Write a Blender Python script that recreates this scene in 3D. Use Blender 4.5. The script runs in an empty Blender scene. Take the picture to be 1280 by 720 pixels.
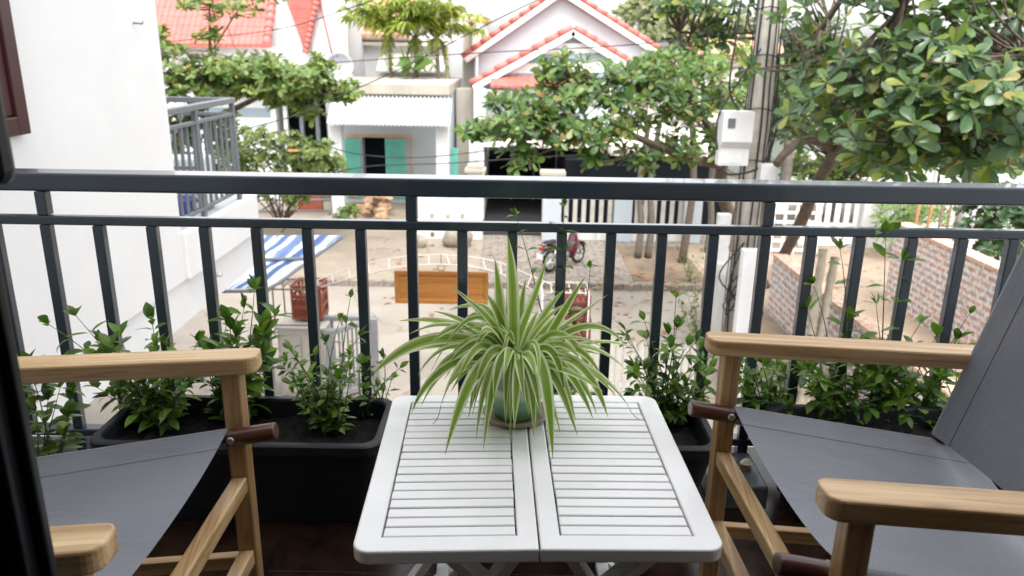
import bpy, bmesh, math, random
from mathutils import Vector, Matrix, Euler
random.seed(11)
PI = math.pi
S = bpy.context.scene
COL = S.collection
FL = 3.6                      # balcony floor above the street
CAM = Vector((0, 0, FL + 1.25))
TH, RHO, FPX = math.radians(17.2), 0.0153, 970.0

# ------------------------------------------------------------------ camera geometry (for measuring positions)
_F = Vector((0, math.cos(TH), -math.sin(TH)))
_U0 = Vector((0, math.sin(TH), math.cos(TH)))
_R0 = Vector((1, 0, 0))
_R = _R0 * math.cos(RHO) + _U0 * math.sin(RHO)
_U = _U0 * math.cos(RHO) - _R0 * math.sin(RHO)
def ray(x, y): return _F + _R * ((x - 640) / FPX) - _U * ((y - 360) / FPX)
def az(x, y, z):
    d = ray(x, y); return CAM + d * ((z - CAM.z) / d.z)
def ay(x, y, Y):
    d = ray(x, y); return CAM + d * (Y / d.y)

# ------------------------------------------------------------------ materials
MATS = {}
def new_mat(name):
    m = bpy.data.materials.new(name); m.use_nodes = True
    nt = m.node_tree; p = nt.nodes['Principled BSDF']
    MATS[name] = m
    return m, nt, p
def N(nt, t, **kw):
    n = nt.nodes.new(t)
    for k, v in kw.items():
        if k in n.inputs: n.inputs[k].default_value = v
        else: setattr(n, k, v)
    return n
def rgba(c): return (c[0], c[1], c[2], 1)
def ramp(nt, fac, stops):
    r = nt.nodes.new('ShaderNodeValToRGB')
    while len(r.color_ramp.elements) < len(stops): r.color_ramp.elements.new(0.5)
    for e, (p, c) in zip(r.color_ramp.elements, stops): e.position = p; e.color = rgba(c)
    nt.links.new(fac, r.inputs['Fac']); return r
def mixc(nt, fac, a, b, mode='MIX'):
    m = nt.nodes.new('ShaderNodeMix'); m.data_type = 'RGBA'; m.blend_type = mode
    for s, v in ((0, fac), (6, a), (7, b)):
        if hasattr(v, 'is_linked') or hasattr(v, 'links'): nt.links.new(v, m.inputs[s])
        elif s == 0: m.inputs[0].default_value = v
        else: m.inputs[s].default_value = rgba(v)
    return m.outputs[2]
def coords(nt, kind='Object', scale=(1, 1, 1), rot=(0, 0, 0)):
    tc = nt.nodes.new('ShaderNodeTexCoord'); mp = nt.nodes.new('ShaderNodeMapping')
    mp.inputs['Scale'].default_value = scale; mp.inputs['Rotation'].default_value = rot
    nt.links.new(tc.outputs[kind], mp.inputs['Vector']); return mp.outputs['Vector']
def noise(nt, vec, scale, detail=4, rough=0.55, dist=0.0):
    n = nt.nodes.new('ShaderNodeTexNoise')
    n.inputs['Scale'].default_value = scale; n.inputs['Detail'].default_value = detail
    n.inputs['Roughness'].default_value = rough; n.inputs['Distortion'].default_value = dist
    nt.links.new(vec, n.inputs['Vector']); return n.outputs['Fac']
def bump(nt, p, h, strength=0.3, dist=0.01):
    b = nt.nodes.new('ShaderNodeBump'); b.inputs['Strength'].default_value = strength
    b.inputs['Distance'].default_value = dist
    nt.links.new(h, b.inputs['Height']); nt.links.new(b.outputs['Normal'], p.inputs['Normal'])
def plain(name, col, rough=0.6, var=0.12, scale=6, metallic=0, coat=0, bmp=0.0, spec=0.5):
    """painted / plastic / plaster surface with small uneven dirt"""
    m, nt, p = new_mat(name)
    v = coords(nt)
    f = noise(nt, v, scale, 6, 0.6)
    d = tuple(c * (1 - var) for c in col); l = tuple(min(1, c * (1 + var * .6)) for c in col)
    r = ramp(nt, f, [(0.3, d), (0.7, l)])
    nt.links.new(r.outputs[0], p.inputs['Base Color'])
    p.inputs['Roughness'].default_value = rough; p.inputs['Metallic'].default_value = metallic
    p.inputs['Coat Weight'].default_value = coat
    p.inputs['Specular IOR Level'].default_value = spec
    if bmp: bump(nt, p, noise(nt, v, scale * 12, 3), bmp, 0.004)
    return m
def wall_mat(name, col, stain=(0.5, 0.47, 0.42), amount=0.35, scale=0.7):
    m, nt, p = new_mat(name)
    v = coords(nt); v2 = coords(nt, scale=(1.6, 1.6, .28))
    f = noise(nt, v2, scale * 2.2, 7, 0.65)
    r = ramp(nt, f, [(0.45, (0, 0, 0)), (0.8, (1, 1, 1))])
    mm = nt.nodes.new('ShaderNodeMath'); mm.operation = 'MULTIPLY'; mm.inputs[1].default_value = amount
    nt.links.new(r.outputs[0], mm.inputs[0])
    g = noise(nt, v, 3.0, 5)
    base = ramp(nt, g, [(0.3, tuple(c * .95 for c in col)), (0.7, col)])
    nt.links.new(mixc(nt, mm.outputs[0], base.outputs[0], stain), p.inputs['Base Color'])
    p.inputs['Roughness'].default_value = 0.85
    bump(nt, p, noise(nt, v, 60, 3), 0.15, 0.003)
    return m
def wood(name, dark, light, axis=0, rough=0.45, coat=0.0, s=1.0):
    m, nt, p = new_mat(name)
    sc = [34 * s, 34 * s, 34 * s]; sc[axis] = 1.6 * s
    v = coords(nt, scale=tuple(sc))
    oi = nt.nodes.new('ShaderNodeObjectInfo')
    vm = nt.nodes.new('ShaderNodeVectorMath'); vm.operation = 'ADD'
    cb = nt.nodes.new('ShaderNodeCombineXYZ')
    mu = nt.nodes.new('ShaderNodeMath'); mu.operation = 'MULTIPLY'; mu.inputs[1].default_value = 37.0
    nt.links.new(oi.outputs['Random'], mu.inputs[0])
    for i in range(3): nt.links.new(mu.outputs[0], cb.inputs[i])
    nt.links.new(v, vm.inputs[0]); nt.links.new(cb.outputs[0], vm.inputs[1])
    f = noise(nt, vm.outputs[0], 1.0, 7, 0.62, 0.6)
    f2 = noise(nt, vm.outputs[0], 0.23, 3, 0.5, 1.5)
    sc3 = [150 * s, 150 * s, 150 * s]; sc3[axis] = 5 * s
    f3 = noise(nt, coords(nt, scale=tuple(sc3)), 1.0, 3, .6)
    mid = tuple((a + b) / 2 for a, b in zip(dark, light))
    r = ramp(nt, f, [(0.30, dark), (0.48, mid), (0.64, light)])
    r2 = ramp(nt, f2, [(0.3, (.74, .66, .56)), (0.62, (1, 1, 1))])
    r3 = ramp(nt, f3, [(0.34, (.62, .54, .46)), (0.46, (1, 1, 1))])
    kn = nt.nodes.new('ShaderNodeTexVoronoi'); kn.inputs['Scale'].default_value = 1.0
    ks = [9 * s, 9 * s, 9 * s]; ks[axis] = 3.2 * s
    nt.links.new(coords(nt, scale=tuple(ks)), kn.inputs['Vector'])
    r4 = ramp(nt, kn.outputs['Distance'], [(0.04, (.45, .34, .25)), (0.11, (1, 1, 1))])
    c = mixc(nt, 1.0, r.outputs[0], r2.outputs[0], 'MULTIPLY')
    c = mixc(nt, .8, c, r3.outputs[0], 'MULTIPLY')
    nt.links.new(mixc(nt, .7, c, r4.outputs[0], 'MULTIPLY'), p.inputs['Base Color'])
    p.inputs['Roughness'].default_value = rough; p.inputs['Coat Weight'].default_value = coat
    bump(nt, p, f, 0.12, 0.002)
    return m
def leaf_mat(name, stops, rough=0.38, trans=0.35, tint=(1.25, 1.35, .55)):
    m, nt, p = new_mat(name)
    g = nt.nodes.new('ShaderNodeNewGeometry')
    r = ramp(nt, g.outputs['Random Per Island'], stops)
    nz = noise(nt, coords(nt), 40, 2)
    c = mixc(nt, 0.35, r.outputs[0], ramp(nt, nz, [(0.3, (.55, .55, .55)), (.7, (1.25, 1.25, 1.1))]).outputs[0], 'MULTIPLY')
    nt.links.new(c, p.inputs['Base Color']); p.inputs['Roughness'].default_value = rough
    t = nt.nodes.new('ShaderNodeBsdfTranslucent')
    nt.links.new(mixc(nt, 1.0, c, tint, 'MULTIPLY'), t.inputs['Color'])
    mx = nt.nodes.new('ShaderNodeMixShader'); mx.inputs[0].default_value = trans
    out = nt.nodes['Material Output']
    nt.links.new(p.outputs[0], mx.inputs[1]); nt.links.new(t.outputs[0], mx.inputs[2])
    nt.links.new(mx.outputs[0], out.inputs['Surface'])
    return m
def brick_mat(name, swz, c1, c2, mortar, bw, bh, mort=0.012, bmp=0.6, stain=0.25, rough=0.85):
    """swz: which object axes run along / up the courses"""
    m, nt, p = new_mat(name)
    tc = nt.nodes.new('ShaderNodeTexCoord'); sp = nt.nodes.new('ShaderNodeSeparateXYZ')
    cb = nt.nodes.new('ShaderNodeCombineXYZ')
    nt.links.new(tc.outputs['Object'], sp.inputs[0])
    nt.links.new(sp.outputs[swz[0]], cb.inputs[0]); nt.links.new(sp.outputs[swz[1]], cb.inputs[1])
    b = nt.nodes.new('ShaderNodeTexBrick')
    nt.links.new(cb.outputs[0], b.inputs['Vector'])
    b.inputs['Scale'].default_value = 1; b.inputs['Brick Width'].default_value = bw
    b.inputs['Row Height'].default_value = bh; b.inputs['Mortar Size'].default_value = mort
    b.inputs['Mortar Smooth'].default_value = 0.2; b.inputs['Bias'].default_value = -0.1
    b.inputs['Color1'].default_value = rgba(c1); b.inputs['Color2'].default_value = rgba(c2)
    b.inputs['Mortar'].default_value = rgba(mortar)
    n = noise(nt, tc.outputs['Object'], 13, 4, .7)
    n2 = noise(nt, tc.outputs['Object'], 2.1, 4)
    c = mixc(nt, 0.8, b.outputs['Color'], ramp(nt, n, [(.38, (.30, .28, .35)), (.50, (1.0, 1.0, 1.0)), (.7, (1.25, 1.2, 1.15))]).outputs[0], 'MULTIPLY')
    mm = nt.nodes.new('ShaderNodeMath'); mm.operation = 'MULTIPLY'; mm.inputs[1].default_value = stain
    nt.links.new(n2, mm.inputs[0])
    nt.links.new(mixc(nt, mm.outputs[0], c, mortar), p.inputs['Base Color'])
    p.inputs['Roughness'].default_value = rough
    inv = nt.nodes.new('ShaderNodeMath'); inv.operation = 'SUBTRACT'; inv.inputs[0].default_value = 1
    nt.links.new(b.outputs['Fac'], inv.inputs[1])
    bump(nt, p, inv.outputs[0], bmp, 0.01)
    return m

plain('rail_paint', (0.034, 0.053, 0.074), .30, .15, 5, spec=.75, coat=.5)
plain('door_paint', (0.004, 0.006, 0.009), .38, .15, 5)
plain('white_lacquer', (0.86, 0.858, 0.85), .28, .05, 5, coat=.3, bmp=.05)
plain('slot_shade', (0.02, 0.018, 0.016), .9)
plain('planter_plastic', (0.009, 0.011, 0.016), .5, .3, 14, bmp=.25)
plain('soil', (0.008, 0.0055, 0.004), .95, .6, 40, bmp=1.0)
plain('bolt_steel', (0.45, 0.45, 0.46), .35, .1, 8, metallic=.9)
plain('stone_slab', (0.09, 0.10, 0.115), .22, .35, 9)
plain('shell', (0.55, 0.47, 0.38), .5, .3, 60)
plain('saucer_clay', (0.42, 0.34, 0.25), .5, .2, 20)
wall_mat('white_plaster', (0.70, 0.705, 0.71), (.60, .60, .595), .18)
wall_mat('white_wall_b', (0.70, 0.71, 0.71), (.52, .50, .46), .30)
wall_mat('bluegrey_wall', (0.44, 0.485, 0.515), (.45, .46, .47), .2)
wall_mat('bluegrey_band', (0.24, 0.30, 0.35), (.3, .33, .36), .25)  # blue-grey paint of the wall bands and gable vent
wall_mat('weathered_concrete', (0.42, 0.38, 0.32), (.20, .18, .15), .6)
wall_mat('stained_wall', (0.60, 0.60, 0.58), (.22, .21, .17), .75, 1.4)
wall_mat('cream_wall', (0.72, 0.68, 0.60), (.5, .46, .4), .4)
wall_mat('pale_green_wall', (0.55, 0.62, 0.54), (.45, .48, .42), .4)
plain('window_maroon', (0.045, 0.012, 0.012), .4, .25, 9)
plain('interior_shade', (0.005, 0.007, 0.010), .85, .4, 2, spec=.15)  # near-black colour standing in for shade inside openings
plain('shutter_green', (0.13, 0.47, 0.38), .55, .2, 5)
plain('door_frame_tan', (0.50, 0.34, 0.20), .6, .25, 8)
plain('awning_white', (0.54, 0.53, 0.505), .5, .08, 2)
plain('white_metal', (0.76, 0.76, 0.75), .45, .10, 8)
plain('grey_metal', (0.16, 0.175, 0.19), .4, .15, 6)
plain('light_grey_metal', (0.14, 0.155, 0.17), .42, .12, 6)
plain('gate_grey', (0.20, 0.205, 0.21), .45, .12, 6)
plain('beige_metal', (0.50, 0.465, 0.415), .55, .10, 3)
plain('crate_red', (0.24, 0.062, 0.032), .5, .25, 9)
plain('bright_red', (0.19, 0.05, 0.038), .5, .2, 9)
plain('blue_plastic', (0.04, 0.09, 0.36), .4, .2, 9)
plain('bike_red', (0.085, 0.008, 0.016), .2, .15, 10, coat=.6)
plain('rubber', (0.015, 0.015, 0.016), .75, .3, 20)
plain('chrome', (0.55, 0.55, 0.56), .2, .1, 8, metallic=1)
plain('plate_white', (0.72, 0.74, 0.74), .5, .06, 12)
plain('tail_red', (0.35, 0.02, 0.02), .2)
plain('cable_black', (0.020, 0.021, 0.024), .6)
plain('pole_concrete', (0.60, 0.56, 0.49), .9, .25, 5, bmp=.3)
plain('box_white', (0.74, 0.75, 0.76), .4, .06, 4)
plain('meter_glass', (0.16, 0.17, 0.18), .15, .3, 30)
plain('bark', (0.12, 0.088, 0.066), .9, .45, 14, bmp=.9)
plain('bark_grey', (0.15, 0.128, 0.105), .9, .4, 10, bmp=.9)
plain('stem_green', (0.09, 0.13, 0.035), .6, .3, 20)
plain('stem_brown', (0.13, 0.085, 0.045), .8, .3, 20)
plain('room_paint', (0.22, 0.20, 0.18), .8)
plain('floor_shade', (0.018, 0.017, 0.018), .7, .4, 3)
plain('timber_red', (0.16, 0.075, 0.05), .8, .35, 7, bmp=.4)
plain('bamboo', (0.36, 0.31, 0.23), .6, .3, 8)
plain('orange_stake', (0.50, 0.27, 0.12), .7, .25, 8)
plain('rock', (0.27, 0.235, 0.19), .9, .35, 5, bmp=.8)
plain('rubble_orange', (0.38, 0.25, 0.155), .9, .4, 7, bmp=.8)
plain('flower_orange', (0.75, 0.20, 0.04), .6)
plain('litter_brown', (0.30, 0.15, 0.06), .8, .4, 9)
plain('dish_white', (0.33, 0.34, 0.36), .5, .1, 5)
plain('rust_iron', (0.16, 0.10, 0.07), .7, .35, 9)
plain('picket_paint', (0.47, 0.445, 0.40), .7, .2, 5)
plain('tan_post', (0.34, 0.27, 0.19), .8, .35, 6)
wood('chair_wood_x', (0.44, 0.255, 0.10), (0.80, 0.575, 0.315), 0, .42, .12)
wood('chair_wood_y', (0.44, 0.255, 0.10), (0.80, 0.575, 0.315), 1, .42, .12)
wood('chair_wood_z', (0.38, 0.21, 0.08), (0.69, 0.46, 0.225), 2, .42, .12)
wood('dowel_wood', (0.055, 0.018, 0.011), (0.105, 0.036, 0.022), 0, .35, .3)
wood('board_wood', (0.25, 0.098, 0.018), (0.36, 0.155, 0.032), 0, .4, .2, .25)

def fabric_mat():
    m, nt, p = new_mat('grey_mesh')
    v0 = coords(nt, scale=(1, 1, 1)); sx = nt.nodes.new('ShaderNodeSeparateXYZ'); nt.links.new(v0, sx.inputs[0])
    sm = nt.nodes.new('ShaderNodeMath'); sm.operation = 'ADD'; nt.links.new(sx.outputs[0], sm.inputs[0]); nt.links.new(sx.outputs[2], sm.inputs[1])
    cx = nt.nodes.new('ShaderNodeCombineXYZ'); nt.links.new(sm.outputs[0], cx.inputs[0]); nt.links.new(sx.outputs[1], cx.inputs[1]); v = cx.outputs[0]
    w = nt.nodes.new('ShaderNodeTexWave'); w.wave_type = 'BANDS'; w.bands_direction = 'X'
    w.inputs['Scale'].default_value = 78; w.inputs['Distortion'].default_value = .3
    nt.links.new(v, w.inputs['Vector'])
    w2 = nt.nodes.new('ShaderNodeTexWave'); w2.wave_type = 'BANDS'; w2.bands_direction = 'Y'
    w2.inputs['Scale'].default_value = 78; nt.links.new(v, w2.inputs['Vector'])
    ad = nt.nodes.new('ShaderNodeMath'); ad.operation = 'MULTIPLY'
    nt.links.new(w.outputs['Fac'], ad.inputs[0]); nt.links.new(w2.outputs['Fac'], ad.inputs[1])
    f = noise(nt, v, 5, 5)
    a = ramp(nt, ad.outputs[0], [(0.1, (.180, .190, .218)), (.8, (.285, .298, .332))])
    b = ramp(nt, f, [(.3, (.86, .86, .88)), (.7, (1.06, 1.06, 1.05))])
    nt.links.new(mixc(nt, 1, a.outputs[0], b.outputs[0], 'MULTIPLY'), p.inputs['Base Color'])
    p.inputs['Roughness'].default_value = .62; p.inputs['Sheen Weight'].default_value = .15
    wr = noise(nt, coords(nt, scale=(1, 2.2, 1)), 5.5, 4, .5, .8)
    h = nt.nodes.new('ShaderNodeMath'); h.operation = 'MULTIPLY_ADD'; h.inputs[1].default_value = .06
    nt.links.new(ad.outputs[0], h.inputs[0]); nt.links.new(wr, h.inputs[2])
    bump(nt, p, h.outputs[0], .35, .012)
fabric_mat()

leaf_mat('leaf_almond', [(0, (.036, .080, .038)), (.35, (.068, .132, .058)), (.7, (.115, .19, .065)), (.88, (.19, .26, .05)), (1, (.25, .22, .06))], .30, .30)
leaf_mat('leaf_almond_far', [(0, (.045, .10, .032)), (.4, (.09, .175, .042)), (.78, (.155, .245, .055)), (.92, (.23, .23, .06)), (1, (.26, .14, .05))], .35, .35)
leaf_mat('leaf_pale', [(0, (.09, .17, .04)), (.5, (.15, .25, .06)), (1, (.22, .31, .09))], .4, .4)
leaf_mat('leaf_hedge', [(0, (.075, .14, .035)), (.5, (.145, .23, .06)), (.9, (.25, .30, .09)), (1, (.36, .34, .10))], .4, .35)
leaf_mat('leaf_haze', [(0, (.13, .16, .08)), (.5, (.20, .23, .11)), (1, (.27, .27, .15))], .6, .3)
leaf_mat('leaf_shrub', [(0, (.055, .125, .028)), (.45, (.115, .225, .04)), (.8, (.195, .33, .052)), (1, (.28, .42, .07))], .28, .35)
leaf_mat('leaf_young', [(0, (.08, .17, .02)), (.5, (.13, .25, .03)), (1, (.19, .33, .045))], .3, .42)
leaf_mat('leaf_palm', [(0, (.16, .24, .04)), (.5, (.27, .36, .06)), (.9, (.40, .41, .10)), (1, (.50, .40, .13))], .4, .35)
leaf_mat('leaf_dark', [(0, (.015, .045, .014)), (.6, (.035, .09, .022)), (1, (.07, .14, .03))], .35, .3)
leaf_mat('leaf_weed', [(0, (.13, .20, .05)), (.6, (.20, .28, .07)), (1, (.30, .33, .12))], .5, .4)

def spider_mat():
    m, nt, p = new_mat('spider_leaf')
    uv = nt.nodes.new('ShaderNodeTexCoord'); sp = nt.nodes.new('ShaderNodeSeparateXYZ')
    nt.links.new(uv.outputs['UV'], sp.inputs[0])
    a = nt.nodes.new('ShaderNodeMath'); a.operation = 'SUBTRACT'; a.inputs[1].default_value = .5
    nt.links.new(sp.outputs[0], a.inputs[0])
    b = nt.nodes.new('ShaderNodeMath'); b.operation = 'ABSOLUTE'; nt.links.new(a.outputs[0], b.inputs[0])
    g = nt.nodes.new('ShaderNodeNewGeometry')
    green = ramp(nt, g.outputs['Random Per Island'], [(0, (.19, .35, .03)), (.5, (.29, .47, .05)), (1, (.40, .56, .10))])
    mask = ramp(nt, b.outputs[0], [(0.26, (0, 0, 0)), (.34, (1, 1, 1))])
    mid = ramp(nt, b.outputs[0], [(0.03, (1, 1, 1)), (.09, (0, 0, 0))])
    c = mixc(nt, mid.outputs[0], green.outputs[0], (.24, .36, .08))
    c = mixc(nt, mask.outputs[0], c, (.80, .85, .55))
    tip = ramp(nt, sp.outputs[1], [(.955, (0, 0, 0)), (.985, (1, 1, 1))])
    gt = nt.nodes.new('ShaderNodeMath'); gt.operation = 'GREATER_THAN'; gt.inputs[1].default_value = .62
    nt.links.new(g.outputs['Random Per Island'], gt.inputs[0])
    mu = nt.nodes.new('ShaderNodeMath'); mu.operation = 'MULTIPLY'
    nt.links.new(gt.outputs[0], mu.inputs[0]); nt.links.new(tip.outputs[0], mu.inputs[1])
    c = mixc(nt, mu.outputs[0], c, (.28, .13, .04))
    nt.links.new(c, p.inputs['Base Color']); p.inputs['Roughness'].default_value = .38
    t = nt.nodes.new('ShaderNodeBsdfTranslucent'); nt.links.new(c, t.inputs['Color'])
    mx = nt.nodes.new('ShaderNodeMixShader'); mx.inputs[0].default_value = .38
    nt.links.new(p.outputs[0], mx.inputs[1]); nt.links.new(t.outputs[0], mx.inputs[2])
    nt.links.new(mx.outputs[0], nt.nodes['Material Output'].inputs['Surface'])
spider_mat()
def pot_mat():
    m, nt, p = new_mat('pot_glaze')
    tc = nt.nodes.new('ShaderNodeTexCoord'); sp = nt.nodes.new('ShaderNodeSeparateXYZ')
    nt.links.new(tc.outputs['Object'], sp.inputs[0])
    n = noise(nt, tc.outputs['Object'], 30, 4)
    ad = nt.nodes.new('ShaderNodeMath'); ad.operation = 'MULTIPLY_ADD'
    ad.inputs[1].default_value = .012; nt.links.new(n, ad.inputs[0]); nt.links.new(sp.outputs[2], ad.inputs[2])
    dv = nt.nodes.new('ShaderNodeMath'); dv.operation = 'DIVIDE'; dv.inputs[1].default_value = .14
    nt.links.new(ad.outputs[0], dv.inputs[0])
    r = ramp(nt, dv.outputs[0], [(0, (.16, .32, .19)), (.40, (.24, .44, .27)), (.47, (.55, .60, .48)), (.55, (.60, .62, .50)),
                                 (.60, (.20, .36, .22)), (.74, (.22, .38, .24)), (.80, (.60, .60, .48)), (1, (.55, .55, .42))])
    nt.links.new(r.outputs[0], p.inputs['Base Color']); p.inputs['Roughness'].default_value = .2
    p.inputs['Coat Weight'].default_value = .3
pot_mat()
def stripe_mat():
    m, nt, p = new_mat('striped_tarp')
    v = coords(nt, 'UV', (7.5, .35, 1))
    w = noise(nt, v, 1.0, 2.2, .5)
    r = ramp(nt, w, [(.36, (.04, .075, .20)), (.44, (.09, .145, .30)), (.47, (.55, .59, .66)), (.52, (.62, .64, .68)), (.545, (.14, .20, .36)), (.62, (.045, .085, .22))])
    nt.links.new(r.outputs[0], p.inputs['Base Color']); p.inputs['Roughness'].default_value = .6
stripe_mat()
def tile_roof(name, col, axis):
    m, nt, p = new_mat(name)
    v = coords(nt)
    w = nt.nodes.new('ShaderNodeTexWave'); w.wave_type = 'BANDS'; w.bands_direction = axis; w.wave_profile = 'SAW'
    w.inputs['Scale'].default_value = 1.05; nt.links.new(v, w.inputs['Vector'])
    w2 = nt.nodes.new('ShaderNodeTexWave'); w2.wave_type = 'BANDS'; w2.bands_direction = 'X'
    w2.inputs['Scale'].default_value = 1.6; nt.links.new(v, w2.inputs['Vector'])
    n = noise(nt, v, 3, 5)
    c = ramp(nt, n, [(.3, tuple(x * .8 for x in col)), (.7, tuple(min(1, x * 1.15) for x in col))])
    gap = ramp(nt, w.outputs['Fac'], [(.0, (.5, .5, .5)), (.16, (1, 1, 1))])
    nt.links.new(mixc(nt, .9, c.outputs[0], gap.outputs[0], 'MULTIPLY'), p.inputs['Base Color'])
    p.inputs['Roughness'].default_value = .6
    ad = nt.nodes.new('ShaderNodeMath'); ad.operation = 'ADD'
    nt.links.new(w.outputs['Fac'], ad.inputs[0]); nt.links.new(w2.outputs['Fac'], ad.inputs[1])
    bump(nt, p, ad.outputs[0], .7, .05)
tile_roof('red_tile', (.50, .135, .11), 'Z')
tile_roof('orange_tile', (.62, .33, .21), 'Z')
tile_roof('brown_tile', (.40, .20, .13), 'Z')
plain('verge_red', (.52, .16, .135), .55, .18, 3)
brick_mat('brick_face', (1, 2), (.60, .27, .19), (.33, .27, .29), (.68, .66, .63), .29, .122, .034, .7, .40)
brick_mat('brick_top', (1, 0), (.66, .40, .27), (.58, .34, .24), (.62, .52, .44), .12, .24, .010, .5, .4)
brick_mat('paver', (0, 1), (.29, .25, .205), (.235, .205, .17), (.13, .115, .095), .36, .21, .012, .5, .4)
brick_mat('floor_tile', (0, 1), (.026, .013, .008), (.017, .009, .006), (.010, .007, .005), .60, .148, .003, .3, .05, .22)
def ground_mat(name, col, col2, sc=.8, fine=26, leafy=0):
    m, nt, p = new_mat(name)
    v = coords(nt)
    a = noise(nt, v, sc, 6, .6); b = noise(nt, v, fine, 4, .7)
    r = ramp(nt, a, [(.35, col2), (.62, col)])
    r2 = ramp(nt, b, [(.25, (.80, .78, .76)), (.6, (1.04, 1.04, 1.04))])
    c = mixc(nt, 1, r.outputs[0], r2.outputs[0], 'MULTIPLY')
    vor = nt.nodes.new('ShaderNodeTexVoronoi'); vor.feature = 'DISTANCE_TO_EDGE'; vor.inputs['Scale'].default_value = .35
    nz = nt.nodes.new('ShaderNodeVectorMath'); nz.operation = 'ADD'
    cn = nt.nodes.new('ShaderNodeTexNoise'); cn.inputs['Scale'].default_value = 1.3
    nt.links.new(v, cn.inputs['Vector']); nt.links.new(v, nz.inputs[0]); nt.links.new(cn.outputs['Color'], nz.inputs[1])
    nt.links.new(nz.outputs[0], vor.inputs['Vector'])
    ck = ramp(nt, vor.outputs['Distance'], [(0, (.66, .63, .6)), (.012, (1, 1, 1))])
    c = mixc(nt, .8, c, ck.outputs[0], 'MULTIPLY')
    nt.links.new(c, p.inputs['Base Color']); p.inputs['Roughness'].default_value = .92
    bump(nt, p, b, .35, .01)
ground_mat('street_concrete', (.315, .280, .240), (.255, .225, .190))
ground_mat('yard_concrete', (.285, .240, .188), (.225, .188, .145), 1.2)
ground_mat('dirt', (.21, .155, .105), (.13, .095, .065), 1.6)
ground_mat('alley_dirt', (.34, .265, .195), (.26, .20, .145), 1.2)

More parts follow.
